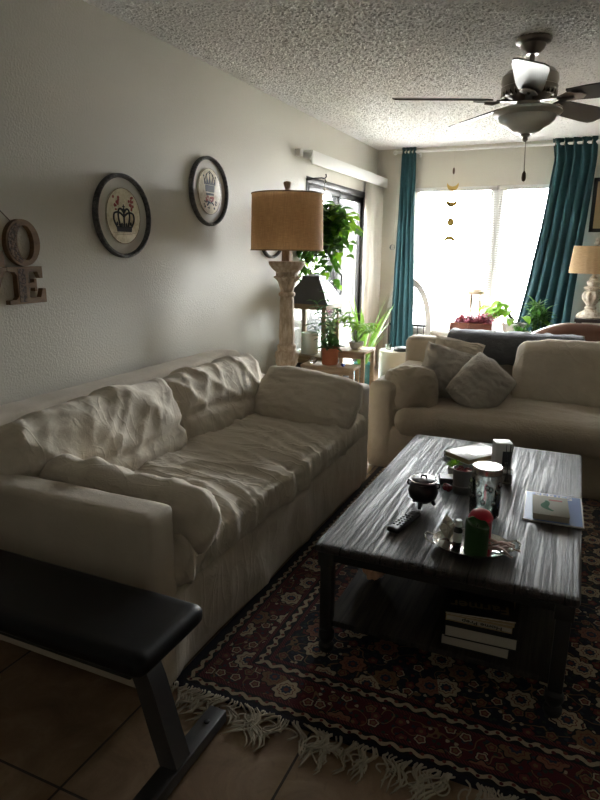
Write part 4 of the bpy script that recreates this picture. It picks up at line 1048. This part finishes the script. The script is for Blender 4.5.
# magazine + board book
r = thing('magazine', 'blue magazine lying flat near the right table edge', 'magazine', (-.003, 2.35, ZT), math.radians(2))
MB().box((-.103, -.145, 0), (.103, .145, .004), .0008).build('pages', 'whiteprint', r)
MB().box((-.098, -.140, .004), (.098, .140, .0046)).build('cover', 'bluecover', r)
tx = text_mb('SERIES', .05, .0003, True); tx.v = [(x, y + .115, z + .005) for x, y, z in tx.v]; tx.build('title', 'whiteprint', r)
r = thing('board_book', 'small thick board book with green and red print on the blue magazine', 'book', (-.012, 2.312, ZT+.0052), math.radians(4))
MB().box((-.060, -.092, 0), (.060, .092, .020), .001).build('page_block', 'paper', r)
MB().box((-.062, -.094, .020), (.062, .094, .022), .0008).build('cover', 'palecover', r)
q = MB(); q.tube([(-.035+.02*math.cos(a)+.012*a, .045 - .022*a, .0222) for a in [i*.33 for i in range(14)]], [.004+.010*math.sin(PI*i/13) for i in range(14)], 8); q.v = [(x, y, .0222+(z-.0222)*.06) for x, y, z in q.v]; q.build('green_swirl_print', 'greenprint', r)
q = MB(); q.box((-.005, .05, .022), (.042, .062, .0224)); q.build('red_print', 'redink', r)

# lower shelf books
def book(name, label, loc, rz, w_, l_, h_, cov, pages='paper', lying=True, tilt=0, soft=False):
    r = thing(name, label, 'book', loc, rz); r.rotation_euler = (tilt, 0, rz); c = .002 if soft else .003
    MB().box((-w_/2+.002, -l_/2+.003, c), (w_/2-.002, l_/2-.003, h_-c), .001).build('page_block', pages, r)
    MB().box((-w_/2, -l_/2, 0), (w_/2, l_/2, c), .0006).box((-w_/2, -l_/2, h_-c), (w_/2, l_/2, h_), .0006).box((-w_/2, -l_/2, 0), (-w_/2+.002, l_/2, h_)).build('cover', cov, r)
    return r
BX, BY = -.185, 1.90
book('hardcover_book', 'thick book at the bottom of the lower shelf stack', (BX+.0, BY, SH+.001), math.radians(1), .205, .265, .040, 'blackcover')
book('hardcover_book', 'thick white-paged book second from bottom on the lower shelf', (BX+.012, BY-.008, SH+.042), math.radians(3), .215, .27, .042, 'blackcover')
b3 = book('paperback_book', 'tan paperback with upside-down title in the lower shelf stack', (BX+.004, BY+.01, SH+.085), math.radians(2), .20, .262, .020, 'tancover', soft=True)
tx = text_mb('Home Prep', .026, .0004, True); Rt = Matrix.Translation((.01, -.1315, .0105)) @ Matrix.Rotation(PI/2, 4, 'X') @ Matrix.Rotation(PI, 4, 'Z') @ Matrix.Diagonal((1, .62, 1, 1)); tx.v = [tuple(Rt @ Vector(p)) for p in tx.v]; tx.build('title', 'blackcover', b3)
book('thin_book', 'thin cream booklet below the black magazine on lower shelf', (BX, BY+.008, SH+.106), math.radians(5), .205, .26, .008, 'tancover', soft=True)
mg = thing('magazine', 'black magazine with upside-down lettering atop the lower shelf stack', 'magazine', (BX-.01, BY+.02, SH+.115), math.radians(9))
MB().box((-.105, -.14, 0), (.105, .14, .005), .001).build('pages', 'paper', mg); MB().box((-.106, -.141, .005), (.106, .141, .006)).build('cover', 'blackcover', mg)
tx = text_mb('Farmer', .062, .0003, True); tx.v = [(-x, -y - .085, .0064+z) for x, y, z in tx.v]; tx.build('title', 'yellowprint', mg)
# shell
q = MB(); rs = random.Random(6)
prof = []
for i in range(26):
    s = i/25; prof.append((.004+.045*math.sin(PI*s**.8)**.8, .115*s))
q.lathe(prof, 26, Matrix.Rotation(math.radians(80), 4, 'Y') @ Matrix.Translation((0, 0, -.055)), mod=lambda a, z: 1+.25*max(0, math.sin(a*5))*(1 if .03 < z < .08 else .3)+.06*math.sin(z*220))
for k in range(6):
    a = k*1.05; q.tube([(.0+.01*k-.03, .03*math.cos(a), .03*math.sin(a)), (.01*k-.035, .055*math.cos(a), .055*math.sin(a))], [.012, .002], 7)
tag(q.build('sea_shell', 'shell', None, 50, loc=(-.595, 2.06, SH+.06)), 'orange tan spiny sea shell on the lower shelf at left', 'shell')

# ------------------------------------------------------------------ floor lamp
LX, LY = -1.795, 3.80
r = thing('floor_lamp', 'tall carved wood column lamp with brown burlap drum shade', 'lamp', (LX, LY, 0))
col = [(.15, 0), (.155, .03), (.14, .045), (.145, .07), (.11, .09), (.085, .12), (.095, .15), (.075, .19), (.06, .24), (.068, .30), (.062, .38), (.052, .48), (.055, .52), (.072, .535), (.072, .555), (.058, .565), (.070, .60), (.078, .64), (.076, .67), (.060, .69), (.066, .705), (.066, .72), (.050, .735), (.052, .78), (.048, .90), (.046, 1.02), (.044, 1.05), (.056, 1.06), (.056, 1.075), (.044, 1.085), (.046, 1.11), (.062, 1.15), (.085, 1.18), (.075, 1.19), (.075, 1.215), (.10, 1.235), (.118, 1.26), (.122, 1.275), (.12, 1.283), (.02, 1.285)]
def colmod(a, z):
    if .74 < z < 1.04: return 1 + .05*abs(math.sin(a*5))
    if .58 < z < .70 or 1.09 < z < 1.19: return 1 + .13*math.sin(a*8)*math.sin((z)*60)
    return 1
MB().lathe(col, 72, mod=colmod).build('carved_column', 'carved', r)
MB().box((-.028, -.028, 1.283), (.028, .028, 1.40), .003).build('neck_block', 'carved', r)
sh = MB(); sh.lathe([(.234, 1.352), (.240, 1.352), (.232, 1.715), (.226, 1.715)], 56); sh.f = sh.f[:-2]
shl = sh.build('lamp_shade', 'burlap', r)
for z, rr_ in ((1.356, .2405), (1.711, .2330)): MB().tube([(rr_*math.cos(a), rr_*math.sin(a), z) for a in [2*PI*i/56 for i in range(56)]], .004, 6, closed=True).build('shade_trim', 'signwood', shl)
sp_ = MB()
for k in range(3): a = 2*PI*k/3; sp_.tube([(.0, 0, 1.70), (.226*math.cos(a), .226*math.sin(a), 1.705)], .003, 6)
sp_.tube([(0, 0, 1.40), (0, 0, 1.73)], .006, 8); sp_.build('shade_spider', 'nickel', r)
MB().lathe([(.0, 1.42), (.022, 1.44), (.034, 1.50), (.022, 1.55), (.002, 1.57)], 20).build('bulb', 'whitepot', r)
MB().lathe([(.012, 1.715), (.020, 1.725), (.014, 1.74), (.020, 1.755), (.026, 1.775), (.024, 1.785), (.006, 1.79)], 20).build('finial', 'carved', r)

# ------------------------------------------------------------------ lantern, cabinet, plant stand
r = thing('side_cabinet', 'low near-black cabinet under the lantern by the sliding door', 'cabinet', (-1.985, 4.69, 0))
MB().box((-.18, -.18, .04), (.18, .18, .445), .004).build('body', 'darkwood', r); MB().box((-.185, -.19, .445), (.19, .19, .47), .005).build('top', 'darkwood', r)
MB().box((-.15, -.188, .08), (.15, -.18, .41), .003).build('door', 'darkwood', r)
for sx in (-1, 1):
    for sy in (-1, 1): MB().box((sx*.155-.02, sy*.155-.02, 0), (sx*.155+.02, sy*.155+.02, .042)).build('foot', 'darkwood', r)
r = thing('lantern', 'large wooden candle lantern with grey metal roof beside the floor lamp', 'lantern', (-1.965, 4.68, .4705))
a = .165
MB().box((-a-.015, -a-.015, 0), (a+.015, a+.015, .03), .004).box((-a, -a, .03), (a, a, .055), .003).build('base', 'lanternwood', r)
for sx in (-1, 1):
    for sy in (-1, 1): MB().box((sx*(a-.016)-.016, sy*(a-.016)-.016, .055), (sx*(a-.016)+.016, sy*(a-.016)+.016, .43), .002).build('post', 'lanternwood', r)
for k in range(4):
    mk = Matrix.Rotation(k*PI/2, 4, 'Z')
    MB().box((-.135, -a+.010, .055), (.135, -a+.014, .43), 0, mk).build('glass_pane', 'glass', r)
MB().box((-a-.01, -a-.01, .43), (a+.01, a+.01, .475), .004).build('top_frame', 'lanternwood', r)
rf = MB(); n = 8; pr = [(.20, .475), (.175, .50), (.13, .58), (.09, .64), (.075, .655), (.075, .685), (.02, .70)]
vs = []; fs = []
for (q_, z) in pr: vs += [(-q_, -q_, z), (q_, -q_, z), (q_, q_, z), (-q_, q_, z)]
for i in range(len(pr)-1):
    for k in range(4): fs.append((i*4+k, i*4+(k+1) % 4, i*4+4+(k+1) % 4, i*4+4+k))
fs += [(3, 2, 1, 0), tuple(range(len(vs)-4, len(vs)))]
rf.add(vs, fs).build('roof', 'zinc', r, 20)
MB().tube([(.035*math.cos(t_), 0, .715+.035*math.sin(t_)) for t_ in [2*PI*i/20 for i in range(20)]], .004, 6, closed=True).build('hanging_ring', 'zinc', r)
r = thing('pillar_candle', 'thick ivory pillar candle inside the lantern', 'candle', (-1.985, 4.65, .5265))
MB().lathe([(.068, 0), (.070, .004), (.070, .17), (.066, .175), (.055, .165), (.002, .160)], 36).build('wax', 'candlewhite', r)
MB().tube([(0, 0, .160), (.002, 0, .172)], .0015, 5).build('wick', 'blackmetal', r)

st = thing('plant_stand', 'pale wooden two-tier plant stand behind the left sofa', 'stand', (-1.66, 4.5, 0))
MB().box((-.24, -.23, .482), (.19, -.045, .504), .003).build('lower_shelf', 'palewood', st)
MB().box((-.10, -.03, .578), (.21, .26, .60), .003).build('upper_shelf', 'palewood', st)
MB().box((-.22, -.215, .445), (.17, -.20, .482), .002).build('apron', 'palewood', st); MB().box((-.09, -.02, .54), (.20, -.005, .578), .002).build('apron', 'palewood', st)
for x, y, z in ((-.22, -.205, .482), (.17, -.205, .482), (.17, -.07, .482), (-.08, -.005, .578), (.19, -.005, .578), (.19, .24, .578), (-.08, .24, .578)):
    MB().box((x-.015, y-.015, 0), (x+.015, y+.015, z), .003).build('leg', 'palewood', st)
MB().box((-.08, -.21, .20), (.15, .24, .215), .002).build('stretcher_shelf', 'palewood', st)

# terracotta ribbed pot + dark stemmed plant
def pot(r, prof, mt, mod=None, soil=None):
    MB().lathe(prof, 48, mod=mod).build('pot', mt, r)
    if soil: MB().lathe([(soil[0], soil[1]-.004), (soil[0], soil[1]), (.002, soil[1]+.003)], 24).build('soil', 'soil', r)
r = thing('potted_plant', 'green leafy plant in a ribbed terracotta pot on lower shelf of stand', 'plant', (-1.695, 4.37, .5045))
pot(r, [(.055, 0), (.060, .004), (.062, .10), (.071, .102), (.071, .13), (.064, .13), (.060, .105), (.002, .10)], 'terracotta', lambda a, z: 1+(.02*math.sin(a*26) if z < .1 else 0), (.062, .118))
q = MB(); qs = MB(); rs = random.Random(21); qd = MB()
for i in range(60):
    a = rs.uniform(0, 2*PI); el = rs.uniform(.0, 1.3); L = rs.uniform(.04, .11)
    b = Vector((.05*math.cos(a)*rs.random(), .05*math.sin(a)*rs.random(), .12)); d = Vector((math.cos(a)*math.cos(el), math.sin(a)*math.cos(el), math.sin(el)))
    leaf(q, b+d*L*.4, d, (0, 0, 1), rs.uniform(.04, .06), rs.uniform(.022, .034), .4)
for k, (dx, dy, L) in enumerate(((-.13, -.02, .36), (-.05, .03, .42), (-.09, .05, .30), (.03, .02, .30), (-.18, 0, .18))):
    pts = [Vector((dx*s + .02*math.sin(s*4+k), dy*s, .12+L*s)) for s in [j/8 for j in range(9)]]; qs.tube(pts, .003, 5)
    for j in range(2, 9):
        for s in (-1, 1):
            d = Vector((s*rs.uniform(.5, 1), rs.uniform(-.8, .3), rs.uniform(-.3, .6)))
            leaf(q, pts[j], d, (0, 0, 1), rs.uniform(.045, .07), rs.uniform(.025, .042), .4, True)
q.build('foliage', 'deep', r, 180); qs.build('stems', 'stem', r)
# bowl plant
r = thing('potted_plant', 'bright lime leafed plant in a white bowl on the upper shelf', 'plant', (-1.565, 4.60, .6005))
pot(r, [(.030, 0), (.036, .003), (.055, .03), (.062, .06), (.058, .06), (.050, .035), (.002, .03)], 'whitepot', None, (.055, .050))
q = MB(); qs = MB(); rs = random.Random(22)
for k in range(13):
    a = k*2.4; el = rs.uniform(.6, 1.35); L = rs.uniform(.13, .26); tip = Vector((math.cos(a)*math.cos(el)*L, math.sin(a)*math.cos(el)*L, .05+math.sin(el)*L))
    qs.tube([(0, 0, .05), tip*.6+Vector((0, 0, .03)), tip], .0028, 5)
    for j in range(7):
        b = a + (j-3)*.75; d = Vector((math.cos(b), math.sin(b), rs.uniform(-.1, .45))); leaf(q, tip, d, (0, 0, 1), rs.uniform(.06, .10), rs.uniform(.022, .032), .45)
q.build('foliage', 'lime', r, 180); qs.build('stems', 'stem', r)
# tall strap leaf plant
r = thing('potted_plant', 'tall strap-leaved plant in a teal pot on the floor by the door', 'plant', (-1.65, 5.05, 0))
pot(r, [(.055, 0), (.06, .005), (.075, .22), (.088, .40), (.086, .41), (.080, .40), (.07, .30), (.002, .30)], 'tealpot', None, (.081, .375))
q = MB(); rs = random.Random(23)
for k in range(22):
    a = k*2.4+.4; el = rs.uniform(1.0, 1.5); L = rs.uniform(.35, .66); d = Vector((math.cos(a)*math.cos(el), math.sin(a)*math.cos(el), math.sin(el)))
    sd = Vector((-math.sin(a), math.cos(a), 0)); q_ = d.cross(sd)
    leaf(q, (rs.uniform(-.03, .03), rs.uniform(-.03, .03), .37), d, Vector((-math.cos(a), -math.sin(a), .6)), L, rs.uniform(.020, .032), rs.uniform(.05, .32), n=9)
q.build('foliage', 'spider', r, 180)
# blue glass ornaments
for i, (loc, mt, lab) in enumerate((((-1.82, 4.33, .5045), 'crystal', 'clear faceted glass ornament left of the ribbed terracotta pot'), ((-1.565, 4.31, .5045), 'blueglass', 'small cobalt blue glass ornament right of the ribbed pot'))):
    q = MB(); k_ = 1.0 if i == 0 else .55
    q.lathe([(.012*k_, 0), (.034*k_, .022*k_), (.036*k_, .030*k_), (.016*k_, .048*k_), (.002, .05*k_)], 9); o = q.build('glass_ornament', mt, None, 10, loc=loc); tag(o, lab, 'ornament')

# hanging pothos
br = thing('wall_bracket', 'black iron plant hook on the left wall above the floor lamp', 'bracket', (WL, 4.98, 1.93))
q = MB(); q.box((0, -.008, -.10), (.006, .008, .012), .002).tube([(.004, 0, .0), (.08, 0, .010), (.14, 0, .010), (.165, 0, .004), (.18, 0, .018), (.176, 0, .04)], .006, 8).tube([(.165, 0, .004), (.178, 0, -.02), (.162, 0, -.038)], .005, 8)
q.build('arm', 'blackmetal', br)
r = thing('hanging_pothos', 'hanging pothos with trailing green vines under the iron wall hook', 'plant', (-2.0, 4.95, 1.33))
MB().tube([(0, 0, .60), (.0, 0, .46)], .002, 5).sphere((0, 0, .52), .012).tube([(0, 0, .46), (.07, 0, .14)], .0015, 5).tube([(0, 0, .46), (-.05, .05, .14)], .0015, 5).tube([(0, 0, .46), (-.05, -.05, .14)], .0015, 5).build('hanger_cord', 'cord', r)
MB().lathe([(.06, 0), (.07, .01), (.09, .13), (.095, .14), (.088, .14), (.08, .10), (.002, .10)], 32).build('pot', 'blackcover', r)
q = MB(); q2 = MB(); qs = MB(); rs = random.Random(31)
def add_leaves(pt, n, sc=1):
    for j in range(n):
        a = rs.uniform(0, 2*PI); el = rs.uniform(-.9, .5); d = Vector((math.cos(a)*math.cos(el), math.sin(a)*math.cos(el)-.3, math.sin(el)))
        leaf(q if rs.random() < .7 else q2, pt + d*.03, d, (0, -.3, 1), rs.uniform(.075, .12)*sc, rs.uniform(.055, .085)*sc, .3, True)
for k in range(22):
    a = rs.uniform(0, 2*PI); R_ = rs.uniform(.05, .28); dr = rs.uniform(-.16, .36) if R_ > .10 else rs.uniform(-.3, .2)
    pts = []
    for j in range(9):
        s = j/8; pts.append(Vector((math.cos(a)*R_*math.sin(s*PI*.6) + .05*s, math.sin(a)*R_*.6*math.sin(s*PI*.6)-.03, .13 + .24*math.sin(s*2.2)*(1-s*.3) - dr*s*s)))
    qs.tube(pts, .0022, 5)
    for j in range(1, 9): add_leaves(pts[j], 2)
for (x, z0, z1) in ((-.16, .3, -.05), (-.2, .25, -.15), (-.1, .4, 0), (.0, .45, .1), (.14, .2, -.25), (.05, .1, -.34), (-.08, .1, -.33), (.2, .3, -.02), (-.02, .1, -.25), (.10, .1, -.3), (-.14, .1, -.22)):
    pts = [Vector((x+.03*math.sin(s*5+x*9), -.10-.02*math.sin(s*4), z0+(z1-z0)*s)) for s in [j/7 for j in range(8)]]; qs.tube([(x*.4, -.05, .13)]+pts, .002, 5)
    for p in pts: add_leaves(p, 2, .85)
q.build('foliage', 'pothos', r, 180); q2.build('new_leaves', 'lime', r, 180); qs.build('vines', 'stem', r)

# ------------------------------------------------------------------ arch panel with scrolls
r = thing('arched_scroll_panel', 'arched whitewashed panel with black iron scrollwork behind left curtain', 'decor panel', (-1.74, 6.905, 0))
def arcpts(w_, zs, zt, n=28): return [(w_*math.cos(PI*i/n), zs+(zt-zs)*math.sin(PI*i/n)) for i in range(n+1)]
outer = [(.275, 0)] + arcpts(.275, .50, 1.07) + [(-.275, 0)]
inner = [(.215, .05)] + arcpts(.215, .50, 1.0) + [(-.215, .05)]
MB().prism(outer, .035, Matrix.Rotation(PI/2, 4, 'X'), [inner]).build('wood_frame', 'archwood', r)
q = MB()
q.box((-.215, -.022, .535), (.215, -.010, .56)); q.box((-.215, -.022, .30), (.215, -.010, .31))
for x in (-.12, -.04, .04, .12, .19, -.19): q.tube([(x, -.016, .05), (x, -.016, .535)], .005, 6)
def spiral(cx, cz, r0, turns, sgn, rot): return [(cx + r0*(1-i/40*.8)*math.cos(rot+sgn*i/40*turns*2*PI), -.016, cz + r0*(1-i/40*.8)*math.sin(rot+sgn*i/40*turns*2*PI)) for i in range(41)]
for cx_, cz_, r0, sg_, ro in ((-.11, .66, .07, 1, 0), (.11, .66, .07, -1, PI), (-.07, .83, .06, 1, 1), (.07, .83, .06, -1, 2), (-.15, .42, .05, 1, 0), (.15, .42, .05, -1, PI), (-.15, .17, .05, 1, 0), (.15, .17, .05, -1, PI), (0, .94, .04, 1, 0), (-.17, .78, .04, 1, 2), (.17, .78, .04, -1, 1)):
    q.tube(spiral(cx_, cz_, r0, 1.5, sg_, ro), .0045, 6)
q.build('iron_scrollwork', 'blackmetal', r)
# cream drum with black disc
r = thing('drum_stool', 'cream round drum stool beyond the left arm of far sofa', 'stool', (-1.395, 5.2, 0))
MB().lathe([(.145, 0), (.15, .006), (.15, .25), (.146, .254), (.15, .258), (.15, .512), (.146, .52), (.002, .52)], 44).build('drum_body', 'cream', r)
tag(MB().lathe([(.06, 0), (.068, .006), (.068, .022), (.060, .032), (.002, .034)], 32).build('smart_puck', 'plastic', None, loc=(-1.345, 5.17, .5205)), 'flat black round gadget on top of the cream drum stool', 'gadget')
tag(MB().lathe([(.022, 0), (.024, .003), (.026, .05), (.023, .05), (.021, .006), (.002, .005)], 20).build('small_glass', 'jarglass', None, loc=(-1.46, 5.17, .5205)), 'small clear glass on the cream drum stool', 'glass')

# ------------------------------------------------------------------ bench with plants by window
bn = thing('plant_bench', 'low pale bench under the window holding the plants', 'bench', (-.62, 6.42, 0))
MB().box((-.62, -.27, .435), (.40, .31, .46), .004).build('bench_top', 'white', bn)
for x in (-.58, .36):
    for y in (-.24, .28): MB().box((x-.02, y-.02, 0), (x+.02, y+.02, .436), .003).build('leg', 'white', bn)
r = thing('planter_box', 'red-brown wooden planter box with magenta trailing foliage', 'planter', (-.945, 6.40, .4605))
q = MB(); q.box((-.20, -.12, 0), (.20, -.10, .21), .003).box((-.20, .10, 0), (.20, .12, .21), .003).box((-.20, -.10, 0), (-.18, .10, .21), .003).box((.18, -.10, 0), (.20, .10, .21), .003).box((-.18, -.10, 0), (.18, .10, .02)).box((-.205, -.125, .195), (.205, -.098, .212), .002)
q.build('box', 'redwood', r)
for x in (-.195, -.02, .195): MB().box((x-.012, -.128, 0), (x+.012, -.118, .212), .002).build('corner_post', 'redwood', r)
MB().box((-.18, -.10, .02), (.18, .10, .185)).build('soil', 'soil', r)
q = MB(); qs = MB(); rs = random.Random(41)
for k in range(90):
    a = rs.uniform(0, 2*PI); b = Vector((rs.uniform(-.17, .17), rs.uniform(-.09, .06), .18)); L = rs.uniform(.06, .15); lean = Vector((rs.uniform(-.6, .6), rs.uniform(-.6, .3), 1)).normalized()
    pts = [b, b+lean*L*.6, b+lean*L+Vector((0, 0, -.01))]; qs.tube(pts, .0025, 5)
    for j in range(5):
        c = b + lean*L*(.35+.16*j); aa = rs.uniform(0, 2*PI); leaf(q, c, (math.cos(aa), math.sin(aa), .2), (0, 0, 1), rs.uniform(.05, .07), .024, .3)
q.build('foliage', 'purple', r, 180); qs.build('stems', 'purple', r)
r = thing('hourglass', 'wooden hourglass stand behind the magenta planter box', 'ornament', (-.965, 6.62, .4605))
MB().lathe([(.085, 0), (.09, .005), (.09, .025), (.08, .03)], 32).build('base', 'palewood', r)
MB().lathe([(.08, .47), (.088, .475), (.088, .505), (.07, .512), (.06, .525), (.03, .53)], 32).build('top', 'palewood', r)
for k in range(4): a = PI/4+k*PI/2; MB().lathe([(.007, .03), (.010, .10), (.006, .25), (.010, .40), (.007, .47)], 10, Matrix.Translation((.066*math.cos(a), .066*math.sin(a), 0))).build('post', 'palewood', r)
MB().lathe([(.05, .03), (.055, .08), (.045, .16), (.01, .245), (.045, .33), (.055, .42), (.05, .47)], 28).build('glass_bulbs', 'jarglass', r)
# faceted white pot
r = thing('potted_plant', 'lime large-leafed plant in a white faceted pot', 'plant', (-.55, 6.43, .4605))
MB().lathe([(.06, 0), (.065, .005), (.125, .22), (.118, .22), (.085, .12), (.002, .12)], 6).build('pot', 'whitepot', r, 15)
MB().lathe([(.10, .18), (.10, .19), (.002, .19)], 20).build('soil', 'soil', r)
q = MB(); qs = MB(); rs = random.Random(51)
for k in range(24):
    a = rs.uniform(PI*.55, PI*1.5) if k < 16 else rs.uniform(0, 2*PI); el = rs.uniform(.3, 1.2); L = rs.uniform(.14, .34); tip = Vector((math.cos(a)*math.cos(el)*L-.02, math.sin(a)*math.cos(el)*L*.5, .19+math.sin(el)*L*.8))
    qs.tube([(0, 0, .19), tip*.5+Vector((0, 0, .12)), tip], .003, 5); leaf(q, tip, (math.cos(a), math.sin(a)*.5-.5, -.2), (0, 0, 1), rs.uniform(.11, .16), rs.uniform(.08, .11), .3, True)
q.build('foliage', 'lime', r, 180); qs.build('stems', 'stem', r)
r = thing('potted_plant', 'squat green succulent in a pale terracotta pot', 'plant', (-.47, 6.235, .4605))
pot(r, [(.062, 0), (.066, .004), (.076, .13), (.082, .132), (.082, .16), (.075, .16), (.07, .13), (.002, .13)], 'blushpot', None, (.072, .145))
q = MB(); rs = random.Random(52)
for k in range(60):
    a = rs.uniform(0, 2*PI); el = rs.uniform(.2, 1.4); b = Vector((.05*math.cos(a)*rs.random(), .05*math.sin(a)*rs.random(), .145)); leaf(q, b, (math.cos(a)*math.cos(el), math.sin(a)*math.cos(el), math.sin(el)), (0, 0, 1), rs.uniform(.05, .10), rs.uniform(.018, .03), .2)
q.build('foliage', 'bamboo', r, 180)
r = thing('potted_plant', 'lucky bamboo with feathery leaves in a glass vase before the wide curtain', 'plant', (-.325, 6.42, .4605))
MB().lathe([(.06, 0), (.065, .004), (.065, .16), (.062, .16), (.060, .008), (.002, .006)], 32).build('vase', 'jarglass', r)
MB().lathe([(.058, .008), (.058, .05), (.002, .052)], 24).build('pebbles', 'soil', r)
q = MB(); rs = random.Random(53)
for k in range(9):
    a = k*.7; x, y = .035*math.cos(a), .035*math.sin(a); h_ = rs.uniform(.25, .42)
    s_ = MB().tube([(x, y, .04), (x*1.5, y*1.5, h_)], .008, 8); s_.build('cane', 'bamboo', r)
    for j in range(18):
        b = rs.uniform(0, 2*PI); el = rs.uniform(-.1, 1.2); z = h_ - rs.uniform(0, .12); leaf(q, (x*1.5, y*1.5, z+.03), (math.cos(b)*math.cos(el), math.sin(b)*math.cos(el), math.sin(el)), (0, 0, 1), rs.uniform(.08, .15), rs.uniform(.016, .024), .35)
q.build('foliage', 'bamboo', r, 180)
q = MB(); q.tube([(-.13, -.09, .0), (-.13, -.09, .05), (.10, -.09, .05), (.10, -.09, 0)], .003, 6).tube([(-.13, .09, .0), (-.13, .09, .05), (.10, .09, .05), (.10, .09, 0)], .003, 6)

# leather armchair
r = thing('leather_armchair', 'brown leather armchair with rounded back behind the far sofa', 'chair', (.05, 5.42, 0))
vs = []; pts = [(-.43, .44)] + [(-.43+.86*i/20, .47+.33*math.sin(PI*(i/20*.94+.06))**.55) for i in range(21)] + [(.43, .44)]
q = soft_box(.86, .16, .42, .07, .03, None, .01, Matrix.Translation((0, -.02, .592)))
q.v = [(x, y, z if z < .5 else z - (z-.5)/.3*(.13*(max(0, -x-.08)/.35)**1.8 + .10*(max(0, x)/.43)**2)) for x, y, z in q.v]; q.build('backrest', 'leather', r, 180)
soft_box(.72, .60, .18, .06, .04, None, .015, Matrix.Translation((0, .30, .36))).build('seat_cushion', 'leather', r, 180)
for s in (-1, 1): soft_box(.14, .66, .46, .06, .04, None, .01, Matrix.Translation((s*.40, .31, .33))).build('arm', 'leather', r, 180)
MB().box((-.40, -.02, .09), (.40, .60, .28), .01).build('frame', 'leather', r)
for sx in (-1, 1):
    for y in (.03, .55): MB().lathe([(.02, 0), (.028, .1)], 12, Matrix.Translation((sx*.35, y, 0))).build('foot', 'darkwood', r)

# dark sideboard + table lamp
r = thing('side_table', 'black side table under the cream table lamp at right', 'table', (.42, 6.36, 0))
MB().box((-.43, -.20, .745), (.43, .20, .775), .004).build('tabletop', 'darkwood', r)
MB().box((-.40, -.18, .38), (.40, .18, .40), .003).build('shelf', 'darkwood', r)
for sx in (-1, 1):
    for sy in (-1, 1): MB().box((sx*.39-.025, sy*.165-.025, 0), (sx*.39+.025, sy*.165+.025, .746), .003).build('leg', 'darkwood', r)
MB().box((-.25, -.15, .40), (.15, .15, .44)).build('shelf_riser', 'darkwood', r)
r = thing('table_lamp', 'small carved cream lamp with tan burlap shade on the black table', 'lamp', (.115, 6.30, .7755))
MB().lathe([(.11, 0), (.118, .012), (.11, .03), (.085, .05), (.06, .065), (.045, .08), (.055, .095), (.035, .11), (.045, .13), (.072, .165), (.080, .20), (.068, .235), (.045, .25), (.075, .268), (.078, .278), (.04, .29), (.055, .315), (.06, .33), (.035, .345), (.04, .36), (.02, .375), (.018, .40)], 56, mod=lambda a, z: 1+(.09*math.sin(a*9) if (.03 < z < .065 or .13 < z < .24) else .0)).build('carved_base', 'antique', r)
q = MB(); q.lathe([(.215, .405), (.221, .405), (.198, .645), (.192, .645)], 48); q.f = q.f[:-2]; q.build('lamp_shade', 'burlap_light', r)
q = MB()
for k in range(3): a = 2*PI*k/3; q.tube([(0, 0, .64), (.192*math.cos(a), .192*math.sin(a), .64)], .003, 6)
q.tube([(0, 0, .39), (0, 0, .66)], .005, 8); q.build('shade_spider', 'nickel', r)
MB().lathe([(.012, .65), (.030, .66), (.030, .675), (.02, .685), (.028, .70), (.022, .715), (.004, .72)], 20).build('finial', 'antique', r)
r = thing('trailing_vine', 'thin green vine trailing on the black side table beside the lamp', 'plant', (.34, 6.26, .7755))
pot(r, [(.05, 0), (.055, .004), (.06, .09), (.055, .09), (.05, .07), (.002, .07)], 'whitepot', None, (.054, .08))
q = MB(); qs = MB(); rs = random.Random(61)
for k in range(6):
    a = PI*.8+k*.4; pts = [Vector((math.cos(a)*.16*s, math.sin(a)*.12*s, .08+.16*math.sin(s*2.4))) for s in [j/7 for j in range(8)]]; qs.tube(pts, .0018, 5)
    for p in pts[1:]: leaf(q, p, (rs.uniform(-1, 1), rs.uniform(-1, 0), rs.uniform(-.3, .5)), (0, 0, 1), .05, .02, .3)
q.build('foliage', 'deep', r, 180); qs.build('vines', 'stem', r)
